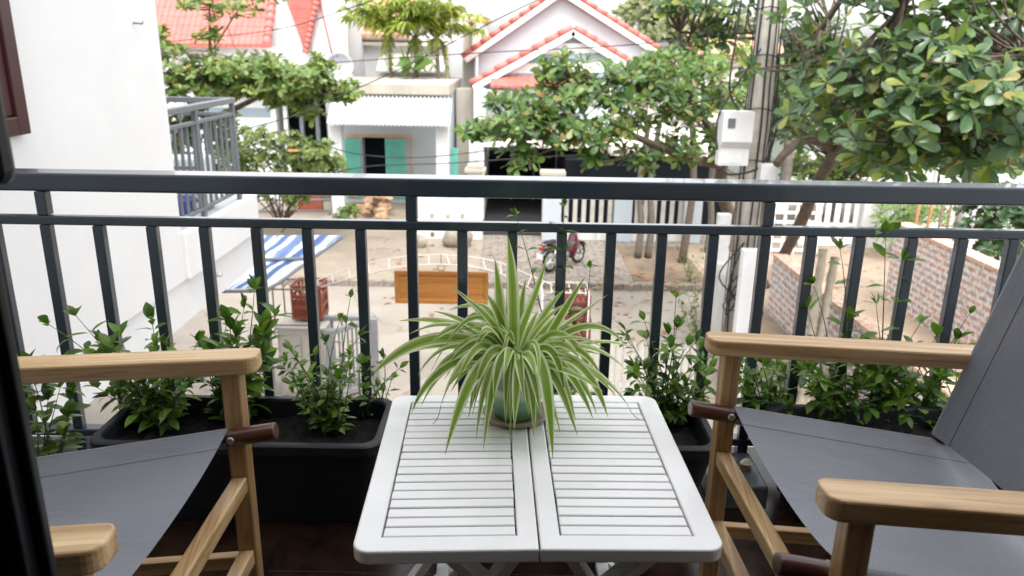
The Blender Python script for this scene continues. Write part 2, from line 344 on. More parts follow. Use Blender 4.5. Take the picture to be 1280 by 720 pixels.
# ------------------------------------------------------------------ mesh builder
class MB:
    def __init__(s): s.v = []; s.f = []; s.uv = {}; s.sm = []
    def add(s, vs, fs, smooth=False):
        o = len(s.v); s.v += [Vector(a) for a in vs]
        for f in fs: s.f.append(tuple(i + o for i in f)); s.sm.append(smooth)
    def frombm(s, bm, smooth=False):
        bm.verts.ensure_lookup_table(); bm.verts.index_update()
        s.add([v.co.copy() for v in bm.verts], [[v.index for v in f.verts] for f in bm.faces], smooth); bm.free()
    def box(s, a, b, bev=0.0, M=None, seg=2):
        a, b = Vector(a), Vector(b)
        lo = Vector((min(a.x, b.x), min(a.y, b.y), min(a.z, b.z))); hi = Vector((max(a.x, b.x), max(a.y, b.y), max(a.z, b.z)))
        bm = bmesh.new(); bmesh.ops.create_cube(bm, size=1)
        for v in bm.verts: v.co = Vector(((lo.x + hi.x) / 2 + v.co.x * (hi.x - lo.x), (lo.y + hi.y) / 2 + v.co.y * (hi.y - lo.y), (lo.z + hi.z) / 2 + v.co.z * (hi.z - lo.z)))
        if bev: bmesh.ops.bevel(bm, geom=list(bm.edges), offset=bev, segments=seg, affect='EDGES', profile=.5)
        if M is not None: bmesh.ops.transform(bm, matrix=M, verts=bm.verts)
        s.frombm(bm, False)
    def beam(s, p, q, w, h, bev=0.0, up=(0, 0, 1), seg=2):
        """rectangular bar from p to q, w across, h along 'up'"""
        p, q = Vector(p), Vector(q); d = q - p; L = d.length; x = d / L
        up = Vector(up); y = up.cross(x)
        if y.length < 1e-4: y = Vector((0, 1, 0)).cross(x)
        y.normalize(); z = x.cross(y)
        M = Matrix((x, y, z)).transposed().to_4x4(); M.translation = (p + q) / 2
        s.box((-L / 2, -w / 2, -h / 2), (L / 2, w / 2, h / 2), bev, M, seg)
    def tube(s, pts, r, n=8, cap=True, smooth=True):
        pts = [Vector(p) for p in pts]; k = len(pts)
        rs = r if isinstance(r, (list, tuple)) else [r] * k
        d0 = (pts[1] - pts[0]).normalized()
        a = d0.orthogonal().normalized(); vs = []; fs = []
        for i, p in enumerate(pts):
            d = (pts[min(i + 1, k - 1)] - pts[max(i - 1, 0)]).normalized()
            a = (a - d * a.dot(d)); a = a.normalized() if a.length > 1e-6 else d.orthogonal().normalized()
            b = d.cross(a)
            for j in range(n):
                t = 2 * PI * j / n; vs.append(p + (a * math.cos(t) + b * math.sin(t)) * rs[i])
        for i in range(k - 1):
            for j in range(n):
                fs.append((i * n + j, i * n + (j + 1) % n, (i + 1) * n + (j + 1) % n, (i + 1) * n + j))
        s.add(vs, fs, smooth)
        if cap:
            o = len(s.v) - k * n
            s.f.append(tuple(o + j for j in range(n))[::-1]); s.sm.append(False)
            s.f.append(tuple(o + (k - 1) * n + j for j in range(n))); s.sm.append(False)
    def prism(s, poly, off):
        poly = [Vector(p) for p in poly]; n = len(poly); off = Vector(off)
        s.add(poly + [p + off for p in poly], [tuple(range(n)), tuple(range(2 * n - 1, n - 1, -1))] +
              [(i, i + n, (i + 1) % n + n, (i + 1) % n) for i in range(n)])
    def lathe(s, prof, c, n=32, smooth=True):
        c = Vector(c); vs = []; fs = []; k = len(prof)
        for r, z in prof:
            for j in range(n):
                t = 2 * PI * j / n; vs.append(c + Vector((r * math.cos(t), r * math.sin(t), z)))
        for i in range(k - 1):
            for j in range(n): fs.append((i * n + j, i * n + (j + 1) % n, (i + 1) * n + (j + 1) % n, (i + 1) * n + j))
        s.add(vs, fs, smooth)
    def grid(s, fn, nu, nv, smooth=True):
        vs = [fn(i / nu, j / nv) for j in range(nv + 1) for i in range(nu + 1)]
        fs = [(j * (nu + 1) + i, j * (nu + 1) + i + 1, (j + 1) * (nu + 1) + i + 1, (j + 1) * (nu + 1) + i) for j in range(nv) for i in range(nu)]
        s.add(vs, fs, smooth)
    LP = {'almond': [(0, .025), (.22, .085), (.5, .175), (.74, .225), (.91, .155), (1, .015)],
          'oval': [(0, .03), (.2, .19), (.45, .275), (.7, .225), (.88, .105), (1, .01)],
          'far': [(0, .05), (.45, .25), (.78, .26), (1, .04)],
          'slim': [(0, .03), (.3, .12), (.65, .10), (1, .01)]}
    def leaf(s, p, d, nrm, L, prof='oval', fold=.25, curl=.3, wmul=1.0):
        p = Vector(p); d = Vector(d).normalized(); side = d.cross(Vector(nrm))
        if side.length < 1e-4: side = d.orthogonal()
        side.normalize(); up = side.cross(d)
        vs = []; pr = s.LP[prof]; k = len(pr)
        for t, w in pr:
            ang = curl * t
            c = p + d * (L * t * math.cos(ang * .6)) - up * (L * t * math.sin(ang * .6))
            w *= L * wmul
            vs += [c - side * w + up * (w * fold), c, c + side * w + up * (w * fold)]
        fs = []
        for i in range(k - 1):
            o = i * 3; fs += [(o, o + 1, o + 4, o + 3), (o + 1, o + 2, o + 5, o + 4)]
        s.add(vs, fs, True)
    def build(s, name, mat, parent=None, world=False, origin=None, smooth_all=None):
        me = bpy.data.meshes.new(name)
        vs = s.v
        o = bpy.data.objects.new(name, me)
        if world and parent is not None:
            inv = (Matrix.Translation(parent.location) @ parent.rotation_euler.to_matrix().to_4x4()).inverted()
            vs = [inv @ v for v in vs]
        elif parent is None and origin is not None:
            og = Vector(origin); vs = [v - og for v in vs]; o.location = og
        me.from_pydata([tuple(v) for v in vs], [], s.f)
        me.polygons.foreach_set('use_smooth', s.sm if smooth_all is None else [smooth_all] * len(s.f))
        if s.uv:
            ul = me.uv_layers.new(name='UVMap')
            for l in me.loops: ul.data[l.index].uv = s.uv.get(l.vertex_index, (0.5, 0.5))
        me.materials.append(MATS[mat]); me.validate()
        COL.objects.link(o)
        if parent is not None: o.parent = parent
        return o
def thing(name, label, cat, loc=(0, 0, 0), rz=0, group=None):
    o = bpy.data.objects.new(name, None); o.empty_display_size = .1; COL.objects.link(o)
    o.location = Vector(loc); o.rotation_euler = (0, 0, rz); o['label'] = label; o['category'] = cat
    if group: o['group'] = group
    return o
def tag(o, label, cat, group=None, kind=None):
    o['label'] = label; o['category'] = cat
    if group: o['group'] = group
    if kind: o['kind'] = kind
    return o
def struct(o): o['kind'] = 'structure'; return o
def R2(M): return Vector((random.uniform(-M, M), random.uniform(-M, M), random.uniform(-M, M)))
def bez(a, b, c, n): return [a * (1 - t) ** 2 + b * (2 * t * (1 - t)) + c * t * t for t in [i / n for i in range(n + 1)]]
def spline(pts, n=6):
    pts = [Vector(p) for p in pts]; out = []
    P = [pts[0] * 2 - pts[1]] + pts + [pts[-1] * 2 - pts[-2]]
    for i in range(1, len(P) - 2):
        for k in range(n):
            t = k / n; a, b, c, d = P[i - 1], P[i], P[i + 1], P[i + 2]
            out.append(.5 * ((2 * b) + (c - a) * t + (2 * a - 5 * b + 4 * c - d) * t * t + (3 * b - a - 3 * c + d) * t ** 3))
    out.append(pts[-1]); return out
def boxpx(mb, x0, y0, x1, y1, Y, depth, bev=0):
    a, b = ay(x0, y0, Y), ay(x1, y1, Y)
    mb.box((a.x, Y, a.z), (b.x, Y + depth, b.z), bev)
    return a, b

# ================================================================== SETTING: ground
def sheet(name, x0, y0, x1, y1, z, mat):
    b = MB(); b.add([(x0, y0, z), (x1, y0, z), (x1, y1, z), (x0, y1, z)], [(0, 1, 2, 3)])
    return struct(b.build(name, mat))
sheet('street', -250, -120, 250, 400, 0, 'street_concrete')
b = MB(); b.box((-60, 15.75, -.1), (60, 48, .12)); b.box((-60, 15.62, -.1), (60, 15.747, .135), .02); struct(b.build('pavement', 'paver'))
sheet('front_yard', -60, 15.76, -.75, 30, .126, 'yard_concrete')
sheet('dirt_verge', 2.6, 15.9, 4.7, 19.0, .126, 'dirt')
sheet('alley_path', 4.2, 9.6, 9.5, 19.2, .13, 'alley_dirt')

# ================================================================== BALCONY
b = MB(); b.box((-2.62, -3.0, FL - .16), (3.2, 2.30, FL)); struct(b.build('balcony_floor', 'floor_tile'))
# own house: wall behind the camera with a wide door opening, room and balcony soffit
t = thing('house', 'white house wall with a wide dark framed door opening behind the balcony', 'house', (0, -.2, FL))
b = MB()
b.box((-2.62, .28, FL), (-1.35, .46, FL + 3.0)); b.box((1.35, .28, FL), (3.2, .46, FL + 3.0)); b.box((-1.35, .28, FL + 2.35), (1.35, .46, FL + 3.0))
b.box((-2.62, -3.0, 0), (3.2, .46, FL - .165)); b.box((-2.62, -3.0, FL + 3.21), (3.2, .46, FL + 6.6))  # upper block added out of view to shut out sky from behind
b.build('wall', 'white_plaster', t, True)
b = MB(); b.box((-2.62, -3.0, FL), (-2.47, .278, FL + 3)); b.box((3.05, -3.0, FL), (3.2, .278, FL + 3)); b.box((-2.468, -3.0, FL), (3.048, -2.85, FL + 3)); b.build('room_wall', 'room_paint', t, True)  # unseen room walls, coloured dark to cut light on camera-facing faces
b = MB(); b.box((-2.62, -3.0, FL + 3.003), (3.2, .52, FL + 3.2)); b.build('roof_slab', 'white_plaster', t, True)

# dark aluminium door leaf edge, close on the left
t = thing('sliding_door', 'dark aluminium sliding door edge with vertical grooves close at the left', 'door', (-.75, .66, FL))
XE = ay(75, 720, .690).x
b = MB()
b.box((-.95, .632, FL + .003), (XE - .165, .668, FL + 2.3), .004)
for xa, xb, yf in ((.165, .098, .640), (.0975, .080, .668), (.0795, .046, .650), (.0455, .030, .672), (.0295, .012, .660), (.0115, .0, .678)):
    b.box((XE - xa, yf, FL + .003), (XE - xb, .690, FL + 2.3), .003)
b.build('frame', 'door_paint', t, True)
hp = ay(21, 232, .71)
b = MB(); b.box((hp.x - .15, .692, hp.z), (hp.x, .722, FL + 1.75), .014, None, 3); b.build('handle_case', 'door_paint', t, True)

# railing
t = thing('balcony_railing', 'dark slate grey metal balcony railing with vertical balusters and flat handrail', 'railing', (0, 2.15, FL))
def bar(n, a, c, bev=.004):
    b = MB(); b.box(a, c, bev); return b.build(n, 'rail_paint', t, True)
bar('handrail', (-2.58, 2.15, FL + .846), (3.1, 2.235, FL + .898), .006)
bar('middle_rail', (-2.58, 2.15, FL + .750), (3.1, 2.180, FL + .776))
bar('bottom_rail', (-2.58, 2.15, FL + .083), (3.1, 2.192, FL + .107))
xs = [-1.347, -1.197, -1.045, -.895, -.747, -.602, -.45, -.304, -.159, -.016, .125, .2655, .411, .558, .706, .838, .976, 1.125, 1.268, 1.413]
xs = [xs[0] - .15 * k for k in range(8, 0, -1)] + xs + [xs[-1] + .146 * k for k in range(1, 10)]
posts = (-1.347, -.304, .706)
for x in xs:
    if x in posts or x in (xs[2], xs[-3]):
        bar('post', (x, 2.152, FL + .777), (x + .032, 2.182, FL + .845), .003)
        bar('post', (x, 2.152, FL + .001), (x + .032, 2.190, FL + .082), .003)
    bar('baluster', (x, 2.152, FL + .108), (x + .030, 2.178, FL + .749), .003)

# ---------------------------------------------------------------- folding table
TA = math.radians(1.84)
tc = Vector((.0425, 1.372, FL))
t = thing('folding_table', 'white slatted folding table with two leaves holding a spider plant', 'table', tc, TA)
H = .47; HW = .306; HD = .295; TK = .026
def leafshape(sx):
    """rounded outline of one half, hinge side at x = 0.0015"""
    r = .028; g = .0015
    pts = [(g, -HD), (HW - r, -HD)]
    pts += [(HW - r + r * math.sin(a), -HD + r - r * math.cos(a)) for a in [PI / 2 * k / 6 for k in range(1, 7)]]
    pts += [(HW - r + r * math.cos(a), HD - r + r * math.sin(a)) for a in [PI / 2 * k / 6 for k in range(0, 7)]]
    pts += [(g, HD)]
    return [(x * sx, y) for x, y in pts]
for sx in (-1, 1):
    tilt = Matrix.Rotation(sx * .012, 4, 'Y'); off = Matrix.Translation((0, 0, H + .004))
    T = off @ tilt
    x0, x1, y0, y1 = .036, .262, -.255, .258           # opening in the frame (local to leaf)
    bm = bmesh.new()
    outer = leafshape(sx)
    vo = [bm.verts.new((x, y, 0)) for x, y in outer]
    vi = [bm.verts.new((sx * x, y, 0)) for x, y in ((x0, y0), (x1, y0), (x1, y1), (x0, y1))]
    eo = [bm.edges.new((vo[i], vo[(i + 1) % len(vo)])) for i in range(len(vo))]
    ei = [bm.edges.new((vi[i], vi[(i + 1) % 4])) for i in range(4)]
    bmesh.ops.triangle_fill(bm, edges=eo + ei, use_beauty=True)
    bmesh.ops.dissolve_limit(bm, angle_limit=.01, verts=bm.verts, edges=bm.edges, delimit=set())
    ext = bmesh.ops.extrude_face_region(bm, geom=list(bm.faces))
    for v in [g for g in ext['geom'] if isinstance(g, bmesh.types.BMVert)]: v.co.z -= TK
    bmesh.ops.recalc_face_normals(bm, faces=bm.faces)
    sharp = [e for e in bm.edges if len(e.link_faces) == 2 and e.calc_face_angle(0) > .8 and abs(e.verts[0].co.z - e.verts[1].co.z) < 1e-5]
    bmesh.ops.bevel(bm, geom=sharp, offset=.0035, segments=2, affect='EDGES', profile=.5)
    bmesh.ops.transform(bm, matrix=T, verts=bm.verts)
    mb = MB(); mb.frombm(bm); fr = mb.build('tabletop', 'white_lacquer', t)
    mb = MB(); n = 18; st = (y1 - y0) / n
    for k in range(n):
        ya = y0 + k * st + .0016 + random.uniform(0, .0007); yb = y0 + (k + 1) * st - .0016 - random.uniform(0, .0007)
        dz = random.uniform(-.0006, .0004)
        xa, xb = x0 + .0022 + random.uniform(0, .0012), x1 - .0022 - random.uniform(0, .0012)
        mb.box((sx * xa, ya, -.014 + dz), (sx * xb, yb, -.0012 + dz), .0015, T, 1)
    mb.build('slats', 'white_lacquer', fr)
    mb = MB(); mb.box((sx * (x0 + .002), y0 + .002, -.0225), (sx * (x1 - .002), y1 - .002, -.0165), 0, T); mb.build('slot_shade_board', 'slot_shade', fr)  # near-black board paints the shade in the slots between slats
for yy in (-.235, .235):
    io = 1 if yy < 0 else -1
    for k, (xt, xb) in enumerate(((-.165, .255), (.235, -.215), (-.005, -.285), (.025, .285))):
        mb = MB(); mb.beam((xb, yy + io * .022 * k, .004), (xt, yy + io * .022 * k, H - .027), .020, .046, .003, (0, 1, 0)); mb.build('leg', 'white_lacquer', t)
for z, xx in ((.06, -.19), (.06, .19)):
    mb = MB(); mb.beam((xx, -.22, z), (xx, .22, z), .03, .018, .003); mb.build('stretcher', 'white_lacquer', t)

# ---------------------------------------------------------------- saucer, pot and spider plant
PY = 1.555; pc = az(645, 523, FL + H + .004); pc = Vector((pc.x, PY, FL + H + .0045))
mb = MB(); mb.lathe([(.001, .0), (.062, 0), (.070, .004), (.074, .013), (.071, .014), (.066, .006), (.001, .005)], (0, 0, 0), 40)
o = mb.build('saucer', 'saucer_clay'); o.location = pc; tag(o, 'small round tan saucer under the green pot on the white table', 'saucer')
t = thing('potted_spider_plant', 'variegated spider plant with long arching leaves in a green striped pot', 'plant', pc + Vector((0, 0, .0065)))
mb = MB(); mb.lathe([(.001, 0), (.046, 0), (.050, .006), (.060, .06), (.066, .118), (.069, .122), (.069, .132), (.064, .132), (.061, .115), (.001, .112)], (0, 0, 0), 48)
mb.build('pot', 'pot_glaze', t)
mb = MB(); mb.lathe([(.0005, .119), (.03, .122), (.0605, .116)], (0, 0, 0), 24); mb.build('soil', 'soil', t)
def blade(mb, pts, w, tw=0.0):
    """long folded strip leaf along pts"""
    k = len(pts) - 1; o = len(mb.v)
    prev = None; nref = Vector((random.uniform(-.35, .35), -.62 + random.uniform(-.35, .35), .8))
    for i, p in enumerate(pts):
        t_ = i / k; d = (pts[min(i + 1, k)] - pts[max(i - 1, 0)]).normalized()
        side = d.cross(nref)
        if prev is not None: side = side.normalized() * .35 + (prev - d * prev.dot(d)) * .65
        if side.length < 1e-3: side = d.orthogonal()
        side.normalize(); prev = side
        s2 = Matrix.Rotation(tw * t_, 3, d) @ side; nn = s2.cross(d)
        ww = w * (.6 + .4 * min(1, t_ * 4)) * (1 - max(0, (t_ - .5) / .5) ** 2.0)
        ww = max(ww, .0004)
        for j, (a, h) in enumerate(((-1, .38), (-.55, .10), (0, 0), (.55, .10), (1, .38))):
            mb.v.append(p + s2 * (ww * .5 * a) + nn * (ww * .5 * h)); mb.uv[len(mb.v) - 1] = (.5 + .5 * a, t_)
    for i in range(k):
        for j in range(4):
            q = o + i * 5 + j; mb.f.append((q, q + 1, q + 6, q + 5)); mb.sm.append(True)
mb = MB(); root = pc + Vector((0, 0, .128))
# (tip x, y), (control x, y), depth of the tip relative to the pot, width
LV = [((634, 293), (640, 400), .05, .026), ((618, 322), (628, 400), -.02, .022), ((684, 318), (655, 420), .00, .022), ((732, 345), (672, 430), .02, .020),
      ((760, 368), (690, 420), .05, .021), ((782, 431), (730, 375), .06, .018), ((785, 464), (735, 415), .04, .018), ((789, 513), (720, 430), -.08, .020),
      ((760, 522), (715, 415), -.10, .020), ((741, 523), (700, 420), -.12, .019), ((722, 545), (690, 420), -.14, .021), ((691, 574), (672, 420), -.20, .026),
      ((667, 546), (660, 430), -.17, .018), ((643, 537), (648, 430), -.18, .022), ((604, 562), (625, 410), -.19, .022), ((595, 549), (610, 400), -.16, .020),
      ((556, 569), (600, 400), -.19, .026), ((551, 507), (580, 400), -.12, .020), ((514, 517), (560, 390), -.10, .020), ((464, 470), (545, 385), .02, .026),
      ((480, 455), (560, 395), .06, .018), ((499, 401), (580, 390), .10, .018), ((511, 418), (570, 385), .04, .016), ((560, 388), (610, 375), .08, .017),
      ((590, 381), (622, 375), .06, .015), ((607, 366), (618, 400), -.02, .018), ((522, 470), (565, 410), -.02, .018), ((534, 486), (580, 415), -.06, .018),
      ((570, 480), (600, 395), -.12, .017), ((618, 500), (628, 415), -.16, .020), ((676, 520), (668, 425), -.17, .018), ((706, 500), (690, 405), -.10, .018),
      ((752, 470), (705, 405), -.02, .017), ((800, 440), (735, 410), .10, .015), ((745, 405), (700, 400), .08, .016), ((712, 390), (680, 400), .09, .016),
      ((657, 350), (650, 410), .10, .020), ((600, 420), (620, 390), -.10, .018), ((668, 470), (655, 415), -.15, .020), ((540, 430), (590, 385), .0, .019),
      ((560, 455), (600, 395), -.06, .02), ((725, 450), (690, 400), -.05, .019), ((630, 470), (636, 415), -.15, .018), ((590, 500), (612, 405), -.14, .02),
      ((700, 540), (680, 425), -.17, .017), ((655, 500), (654, 420), -.17, .02), ((576, 520), (596, 410), -.15, .016), ((770, 495), (715, 425), -.05, .017)]
for (tx, ty), (cx, cy), dy, w in LV:
    zmin = FL + H + .012
    tipy = PY + dy; tp = ay(tx, ty, tipy)
    if tp.z < zmin: tp = az(tx, ty, zmin)
    cp = ay(cx, cy, PY + dy * .55)
    a = random.uniform(0, 2 * PI); r0 = Vector((math.cos(a), math.sin(a), 0)) * random.uniform(.004, .034) + root
    r0.z -= .012
    mid = r0 * .25 + tp * .25 + cp * .5
    ctrl = mid * 2 - (r0 + tp) * .5
    hanging = tp.z < r0.z + .02
    c1 = r0 + (ctrl - r0) * random.uniform(.55, .9) + R2(.022); c2 = ctrl + (tp - ctrl) * random.uniform(.30, .55) + R2(.012) + Vector((0, 0, .01 if hanging else 0))
    n = 16; pts = []
    for i in range(n + 1):
        u = i / n
        pts.append(r0 * (1 - u) ** 3 + c1 * (3 * u * (1 - u) ** 2) + c2 * (3 * u * u * (1 - u)) + tp * u ** 3)
    blade(mb, pts, w * 1.06, random.uniform(-.45, .45))
for k in range(20):                                        # filler leaves of the tuft
    a = random.uniform(0, 2 * PI); out = Vector((math.cos(a), math.sin(a) * .8, 0)); L = random.uniform(.10, .24)
    r0 = root + out * random.uniform(.003, .02) - Vector((0, 0, .012)); hh = random.uniform(.05, .14)
    tp = r0 + out * L + Vector((0, 0, random.uniform(-.11, .10)))
    if tp.z < FL + H + .012: tp.z = FL + H + .012
    pts = bez(r0, r0 + out * L * .45 + Vector((0, 0, hh * 1.5)), tp, 12)
    blade(mb, pts, random.uniform(.012, .018), random.uniform(-.5, .5))
for k in range(22):                                        # leaves spilling over the front of the pot
    a = random.uniform(-PI * .98, -PI * .02); out = Vector((math.cos(a), math.sin(a) * .8, 0)); L = random.uniform(.05, .16)
    r0 = root + out * random.uniform(.0, .035) - Vector((0, 0, .010)); hh = random.uniform(.03, .12)
    tp = r0 + out * (L + .04) - Vector((0, 0, random.uniform(.02, .115))); tp.z = max(tp.z, FL + H + .014)
    blade(mb, bez(r0, r0 + out * (.03 + L * .5) + Vector((random.uniform(-.02, .02), 0, hh)), tp, 12), random.uniform(.012, .019), random.uniform(-.5, .5))
for k in range(11):                                        # stiff young blades standing up in the middle
    a = random.uniform(-PI, PI); out = Vector((math.cos(a), math.sin(a), 0)); L = random.uniform(.10, .19)
    r0 = root + out * random.uniform(.0, .02) - Vector((0, 0, .010)); tp = r0 + out * L * random.uniform(.35, .8) + Vector((0, 0, L))
    blade(mb, bez(r0, r0 + out * L * .18 + Vector((0, 0, L * .6)), tp, 12), random.uniform(.013, .019), random.uniform(-.4, .4))
for k in range(12):                                        # long crossing leaves
    a = random.uniform(-PI, PI); out = Vector((math.cos(a), math.sin(a) * .6, 0)); L = random.uniform(.16, .30)
    r0 = root - out * .02 - Vector((0, 0, .010)); up = random.uniform(.04, .16)
    tp = r0 + out * L + Vector((0, 0, random.uniform(-.03, .12))); tp.z = max(tp.z, FL + H + .014)
    sd = Vector((-out.y, out.x, 0)) * random.uniform(-.06, .06)
    blade(mb, bez(r0, r0 + out * L * .5 + Vector((0, 0, up)) + sd, tp, 14), random.uniform(.012, .018), random.uniform(-.6, .6))
mb.build('foliage', 'spider_leaf', t, True)
mb = MB()
for (a, c) in (((551, 507), (541, 530)), ((787, 512), (800, 524))):
    p = ay(*a, PY - .13 if a[0] < 600 else PY - .08); q = az(*c, FL + H + .009)
    mb.tube(bez(p, (p + q) / 2 + Vector((.004, 0, -.012)), q, 6), .0007, 4)
mb.build('dried_tip', 'stem_brown', t, True)

# ---------------------------------------------------------------- director chairs
def chair(name, label, origin, uang, mirror):
    """local frame: +x from the arm fronts to the back, +y away from the camera"""
    t = thing(name, label, 'chair', origin, uang, 'wooden director chairs on the balcony')
    sg = mirror                                           # +1: local y = +y ; -1: flipped so that away stays away
    def V(u, v, z): return Vector((u, v * sg, z))
    AZ = .68
    for sv in (1, -1):
        v = .292 * sv
        # armrest: rounded board
        bm = bmesh.new(); w = .031; r = .020; L = .60
        outl = [(L, -w), (L, w)]
        outl += [(r - r * math.sin(a), w - r + r * math.cos(a)) for a in [PI / 2 * k / 5 for k in range(6)]]
        outl += [(r - r * math.cos(a), -w + r - r * math.sin(a)) for a in [PI / 2 * k / 5 for k in range(6)]]
        vs = [bm.verts.new((x, y + v * sg, AZ)) for x, y in outl]
        f = bm.faces.new(vs)
        ext = bmesh.ops.extrude_face_region(bm, geom=[f])
        for q in [g for g in ext['geom'] if isinstance(g, bmesh.types.BMVert)]: q.co.z -= .034
        bmesh.ops.recalc_face_normals(bm, faces=bm.faces)
        ee = [e for e in bm.edges if abs(e.verts[0].co.z - e.verts[1].co.z) < 1e-5]
        bmesh.ops.bevel(bm, geom=ee, offset=.004, segments=2, affect='EDGES', profile=.5)
        mb = MB(); mb.frombm(bm); mb.build('armrest', 'chair_wood_x', t)
        mb = MB(); mb.box(V(.034, v - .018, .002), V(.070, v + .018, AZ - .0345), .004); mb.build('front_leg', 'chair_wood_z', t)
        mb = MB(); mb.box(V(.535, v - .018, .002), V(.571, v + .018, AZ - .0345), .004); mb.build('rear_leg', 'chair_wood_z', t)
        vi = v - sv * .035
        d0, d1 = V(-.032, vi, .528), V(.56, vi, .462)
        mb = MB(); dd = (d1 - d0).normalized()
        mb.tube([d0, d0 + dd * .0015, d0 + dd * .005, d1], [.0145, .0168, .0175, .0175], 20)
        rl = mb.build('seat_dowel', 'dowel_wood', t)
        bp = d0 + dd * .082 + V(0, -sv * .0165, .002)
        mb = MB(); yv = V(0, -sv, 0); mb.tube([bp, bp + yv * .003, bp + yv * .0045], [.0075, .0075, .0045], 14); mb.build('bolt', 'bolt_steel', rl)
        mb = MB(); mb.beam(V(.0705, v, .215), V(.5345, v, .215), .022, .032, .003); mb.build('side_stretcher', 'chair_wood_x', t)
        p0, p1 = V(.478, sv * .262, .475), V(.590, sv * .262, .925)
        mb = MB(); mb.tube([p0, p1], .0155, 18); mb.build('back_dowel', 'dowel_wood', t)
    for z, u in ((.405, .052), (.235, .052)):
        mb = MB(); mb.beam(V(u, -.2735, z), V(u, .2735, z), .030, .034, .004); mb.build('front_stretcher', 'chair_wood_y', t)
        mb = MB(); mb.beam(V(.553, -.2735, z), V(.553, .2735, z), .030, .034, .004); mb.build('rear_stretcher', 'chair_wood_y', t)
    # seat cloth with sleeves round the side dowels
    U0, U1 = .058, .535; dv = .257
    def zs(u): return .528 - (u + .032) * (.066 / .592)
    def seat(a, bb):
        u = U0 + (U1 - U0) * bb; q = (a - .5) * 2
        u += .012 * (1 - q * q) * (1 - bb)
        return V(u, q * dv, zs(u) + .0185 - .040 * (1 - abs(q) ** 2.2) - .012 * bb * (1 - q * q))
    mb = MB(); mb.grid(seat, 24, 20)
    for sv in (1, -1):
        def sleeve(a, bb):
            u = U0 + (U1 - U0) * bb; an = PI * (.5 - 1.5 * a)
            return V(u, sv * (dv + .0192 * math.cos(an)), zs(u) + .0192 * math.sin(an))
        mb.grid(sleeve, 12, 12)
        def hem(a, bb):
            u = U0 + (U1 - U0) * bb; q = sv * (1 - .19 * a)
            s_ = seat((q + 1) / 2, bb); s_.z += .0010 * min(1, (a + .02) * 8); return s_
        mb.grid(hem, 6, 16)
        def hem_edge(a, bb):
            u = U0 + (U1 - U0) * bb; q = sv * .81; s_ = seat((q + 1) / 2, bb); s_.z += .0010 * a; return s_
        mb.grid(hem_edge, 1, 16)
    seat_o = mb.build('seat', 'grey_mesh', t)
    # back cloth
    W0, W1 = .02, .43
    ax_ = (V(.590, 0, .925) - V(.478, 0, .475)).normalized(); nb = V(-ax_.z, 0, ax_.x)
    def bp_(q, s_): return V(.478, q * .262, .475) + ax_ * (W0 + (W1 - W0) * s_)
    def back(a, bb):
        q = (a - .5) * 2; sag = .022 * (1 - abs(q) ** 2.4)
        return bp_(q, bb) + nb * (.0185 - sag)
    mb = MB(); mb.grid(back, 24, 16)
    for sv in (1, -1):
        def bs(a, bb):
            an = PI * (.5 - 1.5 * a)
            return bp_(sv, bb) + V(0, sv * .0185 * math.cos(an), 0) + nb * (.0185 * math.sin(an))
        mb.grid(bs, 12, 12)
        def bh(a, bb):
            q = sv * (1 - .17 * a); return back((q + 1) / 2, bb) + nb * .0010
        mb.grid(bh, 6, 12)
    mb.build('backrest', 'grey_mesh', t)
    for o in [c for c in COL.objects if c.parent == t or (c.parent and c.parent.parent == t)]:
        for v in o.data.vertices: v.co.x -= .14 * v.co.y * sg      # the frames stand slightly racked
    return t
chair('director_chair', 'grey mesh and pale wood director chair with its backrest showing, right of table', (.420, 1.232, FL), math.radians(-6.2), 1)
chair('director_chair', 'grey mesh and pale wood director chair behind the dark door edge, left of table', (-.485, 1.10, FL), math.radians(180 + 8.6), -1)

# ---------------------------------------------------------------- planters
def planter(label, x0, x1, yf, yb, h, ribs=False):
    t = thing('planter_box', label, 'planter', ((x0 + x1) / 2, (yf + yb) / 2, FL), 0, 'dark planter boxes along the railing')
    X = (x1 - x0) / 2; Y = (yb - yf) / 2
    def ring(ix, iy, z, r, n=5):
        a_, b_ = X - ix, Y - iy; pts = []
        for cx, cy, st in ((1, 1, 0), (-1, 1, 1), (-1, -1, 2), (1, -1, 3)):
            for k in range(n + 1):
                an = PI / 2 * (st + k / n); pts.append(Vector((cx * (a_ - r) + r * math.cos(an), cy * (b_ - r) + r * math.sin(an), z)))
        return pts
    rings = [ring(.06, .055, .002, .03), ring(.058, .053, .01, .03), ring(.012, .012, h - .03, .04), ring(0, 0, h - .028, .045), ring(0, 0, h - .004, .045), ring(.004, .004, h, .045),
             ring(.020, .020, h, .04), ring(.024, .024, h - .006, .04), ring(.032, .032, h - .09, .04)]
    mb = MB(); n = len(rings[0]); vs = [p for r in rings for p in r]; fs = []
    for i in range(len(rings) - 1):
        for j in range(n): fs.append((i * n + j, i * n + (j + 1) % n, (i + 1) * n + (j + 1) % n, (i + 1) * n + j))
    fs.append(tuple(range(n))[::-1]); mb.add(vs, fs)
    if ribs:
        k = int(2 * X / .03)
        for i in range(1, k):
            x = -X + .02 + i * .03
            if abs(x) < X - .06: mb.beam((x, -Y + .050, .02), (x, -Y + .011, h - .035), .012, .012, .003, (0, 1, 0))
        for yy in [-Y + .07 + .03 * i for i in range(int((2 * Y - .12) / .03))]: mb.beam((-X + .054, yy, .02), (-X + .011, yy, h - .035), .012, .012, .003, (1, 0, 0))
    mb.build('box', 'planter_plastic', t)
    mb = MB()
    def so(a, c): return Vector(((a - .5) * 2 * (X - .033), (c - .5) * 2 * (Y - .033), h - .055 + random.uniform(-.012, .012)))
    mb.grid(so, 40, 14); mb.build('soil', 'soil', t)
    return t
planter('long black planter box with bushy shrubs behind the left chair', -1.10, -.335, 1.785, 2.085, .262)
